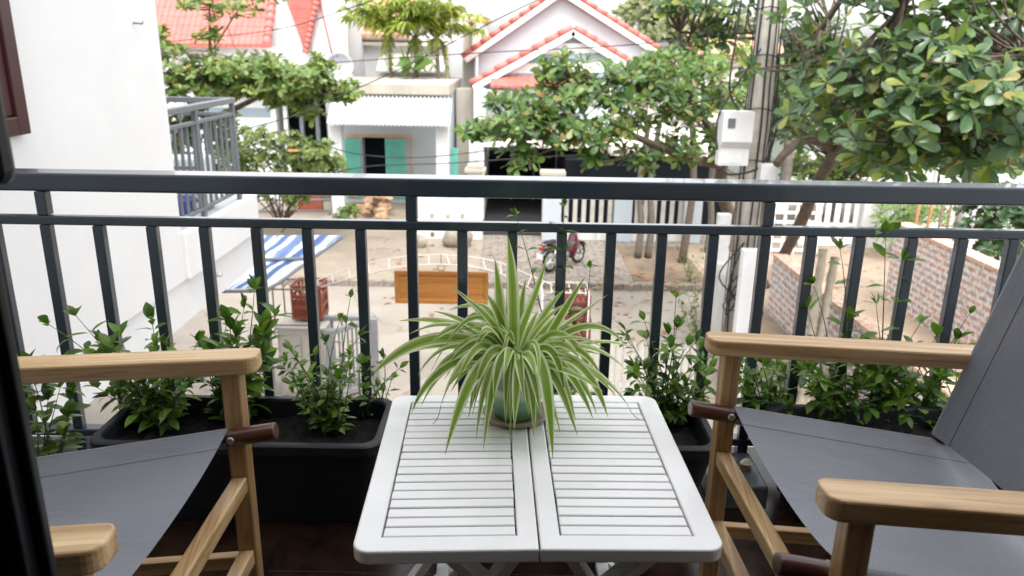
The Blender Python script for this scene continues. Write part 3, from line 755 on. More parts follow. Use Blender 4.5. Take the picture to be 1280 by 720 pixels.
planter('long black planter box behind the white table', -.255, .555, 1.80, 2.085, .262)
planter('ribbed black planter box with tall shoots behind the right chair seat', .74, 1.52, 1.815, 2.085, .262, True)
mb = MB(); mb.box((.575, 1.93, FL + .002), (.735, 2.13, FL + .075), .006); o = mb.build('stone_slab', 'stone_slab', origin=(.65, 2.03, FL)); tag(o, 'low glossy grey slab on the floor between two planters', 'slab')
sh = MB()
p = az(931, 585, FL + .077)
for k in range(4): sh.lathe([(.0005, .010), (.010, .008), (.019 - k * .001, .0), (.017, 0)], (p.x + random.uniform(-.004, .004), p.y, FL + .077 + k * .006), 18)
o = sh.build('seashell_stack', 'shell', origin=(p.x, p.y, FL + .077)); tag(o, 'small pale stack of shells on the grey slab', 'shells')

# ---------------------------------------------------------------- shrubs in the planters
def shrub(label, base, stems, Lf=(.035, .06), leafm='leaf_shrub', name='leafy_shrub', group='green shrubs in the planter boxes', dens=.030, low=None):
    """stems: list of (tip point, bend, leaf scale, first leaf fraction)"""
    base = Vector(base); t = thing(name, label, 'plant', base, 0, group)
    st = MB(); lf = MB(); yg = MB()
    for tip, bend, ls, f0, young in stems:
        tip = Vector(tip); a = base + Vector((random.uniform(-.03, .03), random.uniform(-.025, .025), 0))
        c = (a + tip) / 2 + Vector((bend, random.uniform(-.03, .03), (tip - a).length * .12))
        n = 12; pts = bez(a, c, tip, n); L = sum((pts[i + 1] - pts[i]).length for i in range(n))
        st.tube(pts, [.0028 - .002 * i / n for i in range(n + 1)], 5)
        k = max(3, int(L * (1 - f0) / (dens * (2.0 if young else 1)))); ph = random.uniform(0, 6)
        for i in range(k):
            u = f0 + (1 - f0) * (i + random.uniform(-.3, .3)) / max(1, k - 1); u = min(max(u, 0), 1)
            q = u * n; j = min(int(q), n - 1); p = pts[j].lerp(pts[j + 1], q - j); d = (pts[j + 1] - pts[j]).normalized()
            for s_ in ((0,) if random.random() < .35 else (0, PI)):
                an = ph + i * 2.0 + s_ + random.uniform(-.4, .4)
                o1 = d.orthogonal().normalized(); o2 = d.cross(o1); out = o1 * math.cos(an) + o2 * math.sin(an)
                dirn = (out + d * random.uniform(.2, .8) + Vector((0, 0, random.uniform(-.35, .3)))).normalized()
                l = random.uniform(*Lf) * ls * (1 - .35 * u if not young else .78)
                tgt = yg if (young and u > .55) or (u > .9 and random.random() < .6) else lf
                tgt.leaf(p + dirn * .004, dirn, Vector((0, 0, 1)) + out * -.3 + R2(.3), l, 'oval', random.uniform(.12, .35), random.uniform(.1, .9), random.uniform(.68, 1.0))
        tgt = yg if young else lf
        for s_ in range(3): tgt.leaf(pts[-1], (d + R2(.5)), Vector((0, 0, 1)) + R2(.5), random.uniform(*Lf) * (.52 if young else .7) * ls, 'oval', .3, .3)
    st.build('stems', 'stem_green', t, True); lf.build('foliage', leafm, t, True)
    if yg.f: yg.build('young_leaves', 'leaf_young', t, True)
    return t
def bush(label, bx, by, spread, n, explicit=(), **kw):
    """bx, by pixel of the stem base in the soil; spread: (x0, x1, y0, y1) pixel window of the stem tips"""
    base = az(bx, by, FL + .205); stems = []
    for _ in range(n):
        x = random.uniform(spread[0], spread[1]); y = random.uniform(spread[2], spread[3]); Y = random.uniform(base.y - .07, base.y + .10)
        stems.append((ay(x, y, Y), random.uniform(-.04, .04), 1, random.uniform(.05, .25), False))
    for x, y, young in explicit: stems.append((ay(x, y, base.y + .05), random.uniform(-.03, .03), 1.1, .3, young))
    return shrub(label, base, stems, **kw)
bush('bushy green shrub at the left end of the left planter box', 205, 535, (120, 275, 420, 505), 24, [(95, 395, 1), (150, 420, 0), (60, 405, 1), (190, 400, 0)], Lf=(.045, .075))
bush('leafy shrub with long bright leaves growing behind the left armrest', 290, 525, (250, 345, 400, 500), 18, [(305, 385, 1), (345, 395, 1), (285, 400, 1), (330, 415, 0), (318, 362, 1)], Lf=(.05, .085))
bush('dense small-leaved shrub at the right end of the left planter box', 412, 540, (355, 470, 425, 520), 28, [(438, 372, 1), (425, 400, 1), (380, 470, 0), (450, 420, 0)], Lf=(.03, .052))
bush('low trailing shrub with dull grey-green leaves against the left edge of the table', 468, 520, (450, 510, 440, 490), 7, [(500, 460, 0)], Lf=(.03, .045))
bush('dense shrub rising in the planter between the spider plant and the right chair post', 835, 530, (775, 890, 410, 510), 30, [(845, 372, 1), (805, 400, 1), (780, 420, 0), (890, 440, 0)], Lf=(.035, .065))
bush('thin shrub hidden behind the spider plant with two tall upright shoots', 700, 520, (640, 770, 440, 500), 9, [(704, 258, 1), (738, 335, 1), (645, 270, 1), (712, 395, 1)], Lf=(.04, .065))
bush('shrub in the right planter box nearest the right chair front post', 955, 520, (915, 1005, 440, 530), 25, [(925, 455, 0), (985, 440, 0), (960, 470, 0)], Lf=(.04, .065))
bush('shrub with one tall thin shoot between the chair armrest and brick wall', 1045, 525, (1000, 1085, 430, 530), 30, [(1050, 312, 1), (1016, 355, 1), (1008, 385, 1), (1062, 400, 0)], Lf=(.045, .075))
bush('tallest shrub in the right planter box with two slender shoots', 1105, 525, (1070, 1145, 430, 520), 28, [(1107, 292, 1), (1128, 325, 1), (1095, 380, 1), (1150, 405, 1), (1170, 420, 1)], Lf=(.045, .08))
bush('shrub in the right planter box beside the grey backrest', 1150, 525, (1110, 1200, 435, 530), 26, [(1212, 392, 1), (1195, 425, 0), (1205, 440, 0)], Lf=(.04, .07))
base = Vector((-1.33, 1.95, FL + .02))
shrub('small leafy plant seen under the left armrest against white wall', base, [(ay(x, y, 2.0), .02, 1.2, .2, g) for x, y, g in ((40, 480, False), (75, 485, True), (60, 500, False), (85, 520, False), (45, 515, False), (80, 545, True), (88, 500, False), (35, 460, False))], Lf=(.05, .08), dens=.035)

# ================================================================== NEIGHBOUR HOUSE (left)
NX = -2.74
t = thing('neighbour_house', 'white neighbouring house wall with a maroon window at the left', 'house', (NX - 3, 2, 0))
mb = MB(); mb.box((NX, -6, 2.95), (NX - 9, 6.25, 12)); mb.box((NX - .025, -6, 2.58), (NX - 9, 8.05, 2.947)); mb.box((NX - 3.3, -6, -.1), (NX - 9, 7.4, 2.577))
mb.build('wall', 'white_plaster', t, True)
mb = MB(); mb.box((NX + .035, 6.253, 2.95), (NX - 9, 8.10, 3.34), .006); mb.build('balcony_slab', 'white_plaster', t, True)
zb = 4.355; WY0, WY1 = 2.2, 4.37
wf = MB()
wf.box((NX + .002, WY1 - .10, zb), (NX + .055, WY1, 6.2), .008); wf.box((NX + .002, WY0, zb), (NX + .055, WY0 + .1, 6.2), .008)
wf.box((NX + .002, WY0 + .101, zb), (NX + .055, WY1 - .101, zb + .10), .008); wf.box((NX + .002, WY0 + .101, 6.1), (NX + .055, WY1 - .101, 6.2), .008)
wo = wf.build('window_frame', 'window_maroon', t, True)
wf = MB()
for y0 in (WY0 + .105, (WY0 + WY1) / 2 + .01):
    y1 = y0 + (WY1 - WY0) / 2 - .115
    wf.box((NX + .002, y0, zb + .105), (NX + .035, y0 + .08, 6.09), .006); wf.box((NX + .002, y1 - .08, zb + .105), (NX + .035, y1, 6.09), .006)
    wf.box((NX + .002, y0 + .081, zb + .105), (NX + .035, y1 - .081, zb + .20), .006); wf.box((NX + .002, y0 + .081, 6.0), (NX + .035, y1 - .081, 6.09), .006)
wf.build('sash', 'window_maroon', wo, False).matrix_parent_inverse = Matrix.Translation(-Vector(t.location))
mb = MB(); mb.box((NX + .003, WY0 + .105, zb + .11), (NX + .012, WY1 - .105, 6.08)); mb.build('pane', 'meter_glass', wo).matrix_parent_inverse = Matrix.Translation(-Vector(t.location))
mb = MB(); hk = Vector((NX, 5.85, 4.98))
mb.tube([hk, hk + Vector((.06, .01, -.005)), hk + Vector((.07, .01, .012))], .006, 8); mb.build('wall_hook', 'grey_metal', t, True)
mb = MB(); hk = az(238, 298, 3.0); hk = Vector((NX - .02, 6.9, 2.80)); mb.tube([hk, hk + Vector((.07, 0, 0))], .02, 10); mb.build('pipe_stub', 'beige_metal', t, True)
t = thing('terrace_railing', 'light grey metal railing around the white neighbouring balcony', 'railing', (NX, 7.0, 3.34))
RX, RY0, RY1, RT = NX - .03, 6.26, 7.78, 4.345
mb = MB(); mb.box((RX - .05, RY0, RT - .05), (RX + .03, RY1 + .03, RT), .005); mb.box((RX - 4, RY1 - .05, RT - .05), (RX - .052, RY1 + .03, RT), .005); mb.build('handrail', 'light_grey_metal', t, True)
mb = MB(); mb.box((RX - .025, RY0, RT - .17), (RX + .015, RY1, RT - .14), .004); mb.box((RX - 4, RY1 - .03, RT - .17), (RX - .03, RY1 + .01, RT - .14), .004)
mb.box((RX - .025, RY0, 3.42), (RX + .015, RY1, 3.45), .004); mb.box((RX - 4, RY1 - .03, 3.42), (RX - .03, RY1 + .01, 3.45), .004); mb.build('lower_rail', 'light_grey_metal', t, True)
for y in [RY0 + .13 * k for k in range(1, 12)]:
    mb = MB(); mb.box((RX - .017, y - .010, 3.451), (RX + .009, y + .010, RT - .171), .003); mb.build('baluster', 'light_grey_metal', t, True)
for x in [RX - .13 * k for k in range(1, 30)]:
    mb = MB(); mb.box((x - .010, RY1 - .02, 3.451), (x + .010, RY1 + .005, RT - .171), .003); mb.build('baluster', 'light_grey_metal', t, True)
for x, y in ((RX, RY1), (RX, 6.85), (RX - 1.3, RY1), (RX - 2.6, RY1)):
    mb = MB(); mb.box((x - .025, y - .03, 3.342), (x + .02, y + .015, RT - .051), .004); mb.build('post', 'light_grey_metal', t, True)
t = thing('air_conditioner', 'white air conditioner unit standing on the neighbouring balcony behind its railing', 'air conditioner', (NX - .32, 7.25, 3.34))
mb = MB(); mb.box((-.36, -.15, .04), (.22, .15, .50), .02); mb.build('casing', 'box_white', t)
mb = MB()
for k in range(5): mb.box((-.32, -.156, .10 + k * .075), (.18, -.151, .13 + k * .075))
mb.build('grille', 'light_grey_metal', t)
for sx in (-.28, .14):
    mb = MB(); mb.box((sx - .03, -.14, .001), (sx + .03, .14, .038)); mb.build('foot', 'grey_metal', t)
mb = MB(); mb.lathe([(.001, 0), (.10, 0), (.13, .17), (.14, .17), (.14, .19), (.12, .19), (.10, .02), (.001, .02)], (0, 0, 0), 24)
o = mb.build('blue_tub', 'blue_plastic'); o.location = (NX - .22, 6.8, 3.342); tag(o, 'small blue plastic tub behind the neighbouring balcony railing', 'tub')

# striped awning below the neighbour
t = thing('striped_awning', 'blue and white striped tarp awning on a grey tube frame beside white wall', 'awning', (-2.9, 9.5, 2.2))
A_, B_, C_, D_ = az(333, 360, 2.15), az(427, 294, 2.45), az(262, 294, 2.45), az(180, 362, 2.15)
def tarp(a, c):
    p = D_.lerp(A_, a).lerp(C_.lerp(B_, a), c); p.z += .05 * math.sin(c * PI * 3) ** 2 * -.4 + random.uniform(-.006, .006); return p
mb = MB(); mb.grid(tarp, 14, 18); mb.uv = {jj * 15 + ii: (ii / 14, jj / 18) for jj in range(19) for ii in range(15)}
mb.build('tarp', 'striped_tarp', t, True)
mb = MB(); dz = Vector((0, 0, -.035)); mb.tube([A_ + dz, B_ + dz], .022, 8); mb.tube([D_ + dz, A_ + dz], .02, 8); mb.tube([C_ + dz, B_ + dz], .028, 8); mb.tube([D_.lerp(C_, .5) + dz * .2, A_.lerp(B_, .5) + Vector((.0, 0, .02))], .02, 8)
for p in (C_, D_): mb.tube([p + dz, Vector((p.x, p.y, .0))], .022, 8)
mb.build('frame', 'light_grey_metal', t, True)
# low grey barrier beyond the awning
t = thing('metal_barrier', 'low grey tubular metal barrier in front of the green hedge', 'barrier', az(365, 268, .126))
gy = t.location.y; mb = MB()
a, c = ay(314, 250, gy), ay(414, 250, gy); d_, e_ = ay(314, 264, gy), ay(414, 264, gy)
mb.tube([a, c, e_, d_], .035, 8); mb.tube([ay(314, 270, gy + .8), ay(345, 252, gy)], .03, 8); mb.tube([ay(338, 270, gy + .2), ay(356, 252, gy)], .03, 8)
for x in (320, 412): q = ay(x, 264, gy); mb.tube([q, Vector((q.x, q.y, .127))], .035, 8)
mb.build('tube_frame', 'light_grey_metal', t, True)

# ================================================================== ENTRANCE ARCH, BOARD, CRATES, GATE (street side of the own yard)
EY = 10.55
t = thing('entrance_arch', 'white metal ladder arch spanning the entrance behind the wooden board', 'arch', (ay(555, 400, EY).x, EY, 0))
def arc(pts, Y): return spline([ay(x, y, Y) for x, y in pts], 8)
back = arc([(392, 352), (430, 338), (480, 325), (530, 319), (575, 320), (620, 327), (660, 343), (692, 357)], EY + .12)
front = arc([(392, 362), (432, 349), (480, 337), (530, 331), (580, 332), (622, 341), (655, 357), (682, 370)], EY - .10)
mb = MB(); mb.tube(back, .009, 6); mb.tube(front, .009, 6)
for i in range(1, len(back), 4): mb.tube([back[i], front[min(i, len(front) - 1)]], .008, 6)
mb.build('ladder', 'beige_metal', t, True)
for (x0, x1, yt) in ((352, 406, 350), (677, 733, 354)):
    a = ay(x0, yt, EY + .2); c = ay(x1, yt, EY + .2); zt = a.z; mb = MB()
    for Y in (EY - .25, EY + .25):
        mb.tube([(a.x, Y, zt), (c.x, Y, zt)], .012, 6); mb.tube([(a.x, Y, 1.06), (c.x, Y, 1.06)], .012, 6)
        for x in (a.x, c.x): mb.tube([(x, Y, zt), (x, Y, 1.05 if x0 < 500 else .02)], .012, 6)
    for x in [a.x + (c.x - a.x) * k / 5 for k in range(6)]: mb.tube([(x, EY - .25, zt), (x, EY + .25, zt)], .009, 6)
    mb.build('side_stand', 'beige_metal' if x0 > 500 else 'rust_iron', t, True)
t = thing('wooden_board', 'orange brown framed wooden board hanging from the white arch', 'board', (ay(551, 382, EY).x, EY, 1.3))
a, c = ay(492.5, 338.5, EY), ay(610, 381, EY)
mb = MB(); fw = .062
mb.box((a.x, EY, a.z), (c.x, EY + .05, a.z - fw), .004); mb.box((a.x, EY, c.z), (c.x, EY + .05, c.z + fw), .004)
mb.box((a.x, EY, c.z + fw), (a.x + fw, EY + .05, a.z - fw), .004); mb.box((c.x - fw, EY, c.z + fw), (c.x, EY + .05, a.z - fw), .004)
mb.build('frame', 'board_wood', t, True)
mb = MB(); mb.box((a.x + fw - .002, EY + .018, c.z + fw - .002), (c.x - fw + .002, EY + .032, a.z - fw + .002)); mb.build('panel', 'board_wood', t, True)
mb = MB(); q = Vector(((a.x + c.x) / 2, EY + .03, a.z)); rr = .05
mb.tube([q + Vector((rr * math.cos(k * PI / 8), 0, .045 + rr * math.sin(k * PI / 8))) for k in range(17)], .006, 6); mb.tube([q + Vector((0, 0, .095)), Vector((q.x, EY, 2.06))], .006, 6)
mb.build('hanging_hook', 'rust_iron', t, True)
def crate(label, x0, x1, yt, yb, Y, d, mat, group=None):
    a, c = ay(x0, yt, Y), ay(x1, yb, Y); w, h = c.x - a.x, a.z - c.z
    t = thing('slatted_crate', label, 'crate', ((a.x + c.x) / 2, Y + d / 2, c.z), 0, group)
    mb = MB()
    for sx in (-1, 1):
        for sy in (-1, 1): mb.box((sx * w / 2, sy * d / 2, 0), (sx * (w / 2 - .035), sy * (d / 2 - .035), h), .004)
    for z in (.0, .30, .62, .90):
        zz = z * h
        for sy in (-1, 1): mb.box((-w / 2 + .036, sy * d / 2, zz), (w / 2 - .036, sy * (d / 2 - .02), zz + .1 * h), .003)
        for sx in (-1, 1): mb.box((sx * w / 2, -d / 2 + .036, zz), (sx * (w / 2 - .02), d / 2 - .036, zz + .1 * h), .003)
    for k in range(1, 6):
        x = -w / 2 + w * k / 6
        for sy in (-1, 1): mb.box((x - .012, sy * (d / 2 - .021), .1 * h), (x + .012, sy * (d / 2 - .03), .9 * h))
    mb.build('slats', mat, t)
    mb = MB(); mb.box((-w / 2 + .03, -d / 2 + .03, .01), (w / 2 - .03, d / 2 - .03, h * .55)); mb.build('base_board', mat, t)
    return t
crate('reddish brown slatted crate on the white pedestal beside the striped awning', 362, 403, 357, 400, EY - .12, .42, 'crate_red')
crate('lower bright red crate partly hidden by the spider plant', 703, 738, 398, 428, EY - .1, .4, 'bright_red')
crate('upper bright red crate under the white wire stand', 700, 738, 369, 397, EY - .1, .4, 'bright_red')
t = thing('pedestal_cabinet', 'cream white panelled pedestal cabinet under the red brown crate', 'cabinet', (ay(375, 470, EY).x, EY, 0))
a, c = ay(345, 402, EY - .3), ay(404, 402, EY - .3)
mb = MB(); mb.box((a.x, EY - .30, 0.0), (c.x, EY + .32, 1.02), .01); mb.build('body', 'beige_metal', t, True)
mb = MB(); mb.box((a.x - .03, EY - .33, 1.021), (c.x + .03, EY + .35, 1.055), .006); mb.build('top', 'beige_metal', t, True)
mx_ = (a.x + c.x) / 2
for x0, x1 in ((a.x + .03, mx_ - .012), (mx_ + .012, c.x - .03)):
    mb = MB(); mb.box((x0, EY - .318, .06), (x1, EY - .303, .92), .006); mb.build('door', 'beige_metal', t, True)
t = thing('garden_gate', 'grey metal gate leaf with vertical bars right of the cream pedestal', 'gate', (ay(435, 450, 10.2).x, 10.2, 0), 0, 'grey gate leaves')
def gateleaf(t, p, q, zt, n):
    p, q = Vector(p), Vector(q); mb = MB()
    mb.beam((p.x, p.y, zt), (q.x, q.y, zt), .07, .06, .004); mb.beam((p.x, p.y, .12), (q.x, q.y, .12), .05, .05, .004)
    for e in (p, q): mb.beam((e.x, e.y, .0), (e.x, e.y, zt + .035), .12, .09, .004)
    mb.build('frame', 'gate_grey', t, True)
    for k in range(1, n):
        e = p.lerp(q, k / n); mb = MB(); mb.beam((e.x, e.y, .146), (e.x, e.y, zt - .026), .022, .022); mb.build('bar', 'light_grey_metal', t, True)
g0, g1, g2 = az(402, 398, 1.08), az(464, 398, 1.08), az(408, 410, 1.08)
gateleaf(t, g0, g1, 1.08, 5)
gateleaf(t, az(466, 401, 1.08), az(412, 415, 1.08), 1.08, 5)
t = thing('garden_gate', 'grey metal gate leaf half hidden behind the spider plant leaves', 'gate', (ay(655, 430, 10.1).x, 10.1, 0), 0, 'grey gate leaves')
gateleaf(t, az(614, 404, 1.08), az(692, 406, 1.08), 1.08, 6)
t = thing('picket_fence', 'low white picket fence with pointed tips behind the planter shrubs', 'fence', (ay(790, 430, 9.0).x, 9.0, 0))
a, c = ay(728, 430, 9.0), ay(868, 430, 9.0)
for k in range(16):
    x = a.x + (c.x - a.x) * k / 15; zt = ay(790, 430, 9).z; mb = MB()
    mb.prism([(x - .035, 9, 0), (x + .035, 9, 0), (x + .035, 9, zt - .05), (x, 9, zt + .03), (x - .035, 9, zt - .05)], (0, .02, 0)); mb.build('picket', 'picket_paint', t, True)
for z in (.25, .75):
    mb = MB(); mb.box((a.x - .05, 9.022, z), (c.x + .05, 9.05, z + .06)); mb.build('rail', 'white_metal', t, True)

# ================================================================== MOTORBIKE
bx = az(687, 340, .12); fx = az(730, 326, .12); dirv = (fx - bx); dirv.z = 0; ang = math.atan2(dirv.y, dirv.x)
t = thing('motorbike', 'dark red motorbike with black seat and white plate parked on the pavers', 'motorbike', (bx.x, bx.y, .12), ang)
t.scale = (.88, .88, .88)
WB = 1.2; WR = .29
def wheel(x):
    mb = MB(); n = 28; k = 10; vs = []; fs = []
    for i in range(n):
        a = 2 * PI * i / n
        for j in range(k):
            c2 = 2 * PI * j / k; r = WR - .04 + .04 * math.cos(c2); vs.append((x + r * math.cos(a), .04 * math.sin(c2), WR + r * math.sin(a)))
    for i in range(n):
        for j in range(k): fs.append((i * k + j, i * k + (j + 1) % k, ((i + 1) % n) * k + (j + 1) % k, ((i + 1) % n) * k + j))
    mb.add(vs, fs, True); w = mb.build('wheel', 'rubber', t)
    mb = MB(); mb.tube([(x, -.05, WR), (x, .05, WR)], .05, 16)
    for i in range(18):
        a = 2 * PI * i / 18; mb.tube([(x + .045 * math.cos(a), .02 * (-1) ** i, WR), (x + (WR - .07) * math.cos(a + .12), 0, WR + (WR - .07) * math.sin(a + .12))], .004, 4)
    mb.tube([(x + (WR - .075) * math.cos(2 * PI * i / 24), 0, WR + (WR - .075) * math.sin(2 * PI * i / 24)) for i in range(25)], .012, 6)
    mb.build('rim', 'chrome', w)
wheel(0); wheel(WB)
def hull(name, secs, mat, nn=10):
    """secs: (x, z centre, half width, half height)"""
    mb = MB(); vs = []; fs = []
    for x, z, w, h in secs:
        for j in range(nn):
            a = 2 * PI * j / nn; vs.append((x, w * math.cos(a), z + h * math.sin(a)))
    for i in range(len(secs) - 1):
        for j in range(nn): fs.append((i * nn + j, i * nn + (j + 1) % nn, (i + 1) * nn + (j + 1) % nn, (i + 1) * nn + j))
    fs.append(tuple(range(nn))[::-1]); fs.append(tuple((len(secs) - 1) * nn + j for j in range(nn))); mb.add(vs, fs, True)
    return mb.build(name, mat, t)
hull('side_panel', [(-.32, .66, .05, .05), (-.15, .64, .11, .08), (.1, .60, .13, .10), (.35, .54, .12, .11), (.52, .46, .08, .09)], 'bike_red')
hull('seat', [(-.30, .755, .06, .03), (-.1, .775, .13, .05), (.15, .76, .13, .055), (.40, .71, .10, .05), (.5, .68, .06, .03)], 'rubber')
hull('leg_shield', [(.84, .30, .16, .10), (.90, .50, .20, .18), (.95, .72, .15, .14), (1.0, .88, .08, .08)], 'bike_red')
hull('engine', [(.30, .30, .09, .08), (.42, .32, .13, .12), (.62, .33, .12, .11), (.74, .34, .08, .07)], 'grey_metal')
hull('headlamp_cowl', [(.86, .98, .06, .06), (.94, 1.0, .11, .09), (1.04, .98, .09, .07)], 'bike_red')
def bent(name, pts, w, mat):
    mb = MB()
    def fn(a, c):
        k = c * (len(pts) - 1); i = min(int(k), len(pts) - 2); f = k - i
        p = Vector((pts[i][0] * (1 - f) + pts[i + 1][0] * f, 0, pts[i][1] * (1 - f) + pts[i + 1][1] * f)); q = (a - .5) * 2
        return p + Vector((0, q * w, -.03 * q * q))
    mb.grid(fn, 6, 12); o = mb.build(name, mat, t); md = o.modifiers.new('s', 'SOLIDIFY'); md.thickness = .006; return o
bent('rear_fender', [(-.40, .38), (-.36, .52), (-.22, .60), (0, .63), (.2, .58)], .075, 'grey_metal')
bent('front_fender', [(WB - .28, .42), (WB - .15, .58), (WB, .63), (WB + .18, .57), (WB + .30, .42)], .07, 'bike_red')
mb = MB(); mb.box((-.425, -.095, .40), (-.415, .095, .545), .002); mb.build('licence_plate', 'plate_white', t)
mb = MB(); mb.box((-.385, -.07, .62), (-.33, .07, .70), .015); mb.build('tail_light', 'tail_red', t)
for sy in (-1, 1):
    mb = MB(); mb.tube([(WB, sy * .085, WR), (WB - .14, sy * .085, .62), (WB - .24, sy * .05, .92)], .022, 8); mb.build('fork', 'chrome', t)
    mb = MB(); mb.tube([(0, sy * .1, WR + .03), (.08, sy * .12, .58)], .022, 8); mb.build('shock_absorber', 'chrome', t)
    mb = MB(); mb.tube([(.93, sy * .12, 1.04), (.90, sy * .18, 1.24)], .006, 6); mb.tube([(.90, sy * .18, 1.24), (.895, sy * .24, 1.25)], .03, 8); mb.build('mirror', 'rubber', t)
mb = MB(); mb.tube([(.84, -.34, .98), (.92, -.16, 1.02), (.96, 0, .99), (.92, .16, 1.02), (.84, .34, .98)], .014, 8); mb.build('handlebar', 'rubber', t)
mb = MB(); mb.tube([(.6, -.12, .24), (.3, -.15, .22), (-.05, -.16, .27), (-.28, -.16, .33)], [.02, .025, .045, .04], 10); mb.build('exhaust', 'chrome', t)
mb = MB(); mb.tube([(-.34, .11, .78), (-.32, .13, .72), (.05, .13, .69)], .010, 6); mb.tube([(-.34, -.11, .78), (-.32, -.13, .72), (.05, -.13, .69)], .010, 6); mb.tube([(-.34, -.11, .78), (-.37, 0, .79), (-.34, .11, .78)], .010, 6); mb.build('grab_rail', 'chrome', t)
mb = MB(); mb.tube([(.45, .10, .22), (.40, .24, .005)], .012, 6); mb.build('kickstand', 'grey_metal', t)

# ================================================================== FAR SIDE OF THE STREET
# ---- white shed with green doors
SY = 23.0; G0 = .12
t = thing('shed_house', 'low white house with turquoise doors and a corrugated white awning', 'house', (ay(485, 260, SY).x, SY + 2, G0))
xl, xr = ay(412, 200, SY).x, ay(561, 200, SY).x
zp = ay(490, 104, SY).z; zbm = ay(490, 118, SY).z
dx0, dx1 = ay(452, 200, SY).x, ay(508, 200, SY).x; dzt = ay(480, 172, SY + 1.2).z
mb = MB(); yw = SY + 1.2
ddx0, ddx1 = ay(453, 200, yw).x, ay(482, 200, yw).x
mb.box((xl, yw, G0), (ddx0, SY + 5, zbm - .01)); mb.box((ddx1, yw, G0), (xr, SY + 5, zbm - .01)); mb.box((ddx0, yw, dzt), (ddx1, SY + 5, zbm - .01)); mb.box((ddx0, yw + 2.5, G0), (ddx1, yw + 2.6, dzt))
mb.build('wall', 'bluegrey_wall', t, True)
mb = MB(); mb.box((xl - .1, SY - .2, zbm), (xr + .05, SY + 5.1, zp), .03); mb.build('parapet', 'weathered_concrete', t, True)
mb = MB(); mb.box((ddx0, yw + .5, G0 + .002), (ddx1, yw + .55, dzt)); mb.build('doorway_shade', 'interior_shade', t, True)  # near-black panel painted in place of the shade indoors
for x0, x1 in ((412, 428), (545, 561)):
    mb = MB(); a, c = ay(x0, 200, SY - .6), ay(x1, 200, SY - .6); mb.box((a.x, SY - .6, G0), (c.x, SY - .2, ay(0, 150, SY - .6).z), .02); mb.build('pillar', 'white_wall_b', t, True)
a = ay(408, 155, SY - 1.0); c = ay(562, 155, SY - 1.0); zt_ = ay(485, 121, SY - .2).z
def corr(u, v):
    x = a.x + (c.x - a.x) * u; return Vector((x, SY - 1.0 + .8 * v, a.z + (zt_ - a.z) * v + .032 * math.sin(u * 2 * PI * 30)))
mb = MB(); mb.grid(corr, 272, 4); o = mb.build('awning', 'awning_white', t, True); md = o.modifiers.new('s', 'SOLIDIFY'); md.thickness = .012
for x0, x1 in ((428, 453), (481, 508)):
    p, q = ay(x0, 172, yw - .04), ay(x1, 262, yw - .04); mb = MB(); mb.box((p.x, yw - .06, dzt - .05), (q.x, yw - .015, G0 + .16), .006)
    w_ = (q.x - p.x) / 5
    for k in range(1, 5): mb.box((p.x + w_ * k - .008, yw - .072, dzt - .12), (p.x + w_ * k + .008, yw - .0605, G0 + .25))
    mb.build('door', 'shutter_green', t, True)
mb = MB(); mb.box((ay(426, 0, yw).x, yw - .05, dzt + .002), (ay(510, 0, yw).x, yw - .004, dzt + .09), .005); mb.box((ay(508.5, 0, yw).x, yw - .05, G0), (ay(510.5, 0, yw).x, yw - .004, dzt), .005); mb.build('door_frame', 'door_frame_tan', t, True)
# green gate + clutter gap to the right of the shed
mb = MB(); p, q = ay(561, 185, SY + .4), ay(573, 262, SY + .4); mb.box((p.x + .05, SY + .4, p.z), (q.x, SY + .46, G0), .01)
o = mb.build('side_gate', 'shutter_green', origin=(q.x, SY + .4, G0)); tag(o, 'narrow turquoise door at the right of the low white house', 'gate')
mb = MB(); p, q = ay(570, 110, SY + 2.2), ay(598, 262, SY + 2.2); mb.box((p.x, SY + 2.2, G0), (q.x + .2, SY + 2.35, p.z), .02)
o = mb.build('passage_wall', 'weathered_concrete', origin=(q.x, SY + 2.2, G0)); tag(o, 'weathered grey wall in the narrow gap beside the low house', 'wall')
# satellite dish on the shed roof
dp = ay(425, 100, SY + .8); t = thing('satellite_dish', 'white round satellite dish with blue markings on the low house roof', 'satellite dish', (dp.x, dp.y, zp))
ax_d = Vector((.25, -.9, .35)).normalized(); o1 = ax_d.orthogonal().normalized(); o2 = ax_d.cross(o1); cc = Vector((0, 0, ay(425, 85, SY + .8).z - zp)); RD = .40
def dish(u, v): r = RD * v; an = 2 * PI * u; return cc + (o1 * math.cos(an) + o2 * math.sin(an)) * r + ax_d * (.22 * v * v)
mb = MB(); mb.grid(dish, 32, 8); o = mb.build('reflector', 'dish_white', t); md = o.modifiers.new('s', 'SOLIDIFY'); md.thickness = .008
def mark(u0, u1):
    mb = MB()
    def fn(a, c): p = dish(u0 + (u1 - u0) * a, .72 + .16 * c); return p + ax_d * .012
    mb.grid(fn, 6, 2); mb.build('blue_mark', 'blue_plastic', t)
ub = math.atan2(Vector((-.6, 0, .7)).dot(o2), Vector((-.6, 0, .7)).dot(o1)) / (2 * PI)
for k in range(4): mark(ub - .10 + k * .055, ub - .10 + k * .055 + .035)
mb = MB(); mb.tube([(0, 0, 0), (0, 0, .2), cc - ax_d * .02], .025, 8); mb.build('mast', 'grey_metal', t)
mb = MB(); e = cc + ax_d * .5 - Vector((0, 0, .1)); mb.tube([cc - Vector((0, .05, RD * .9)), e], .012, 6); mb.tube([e, e - ax_d * .08], .03, 8); mb.build('feed_arm', 'grey_metal', t)
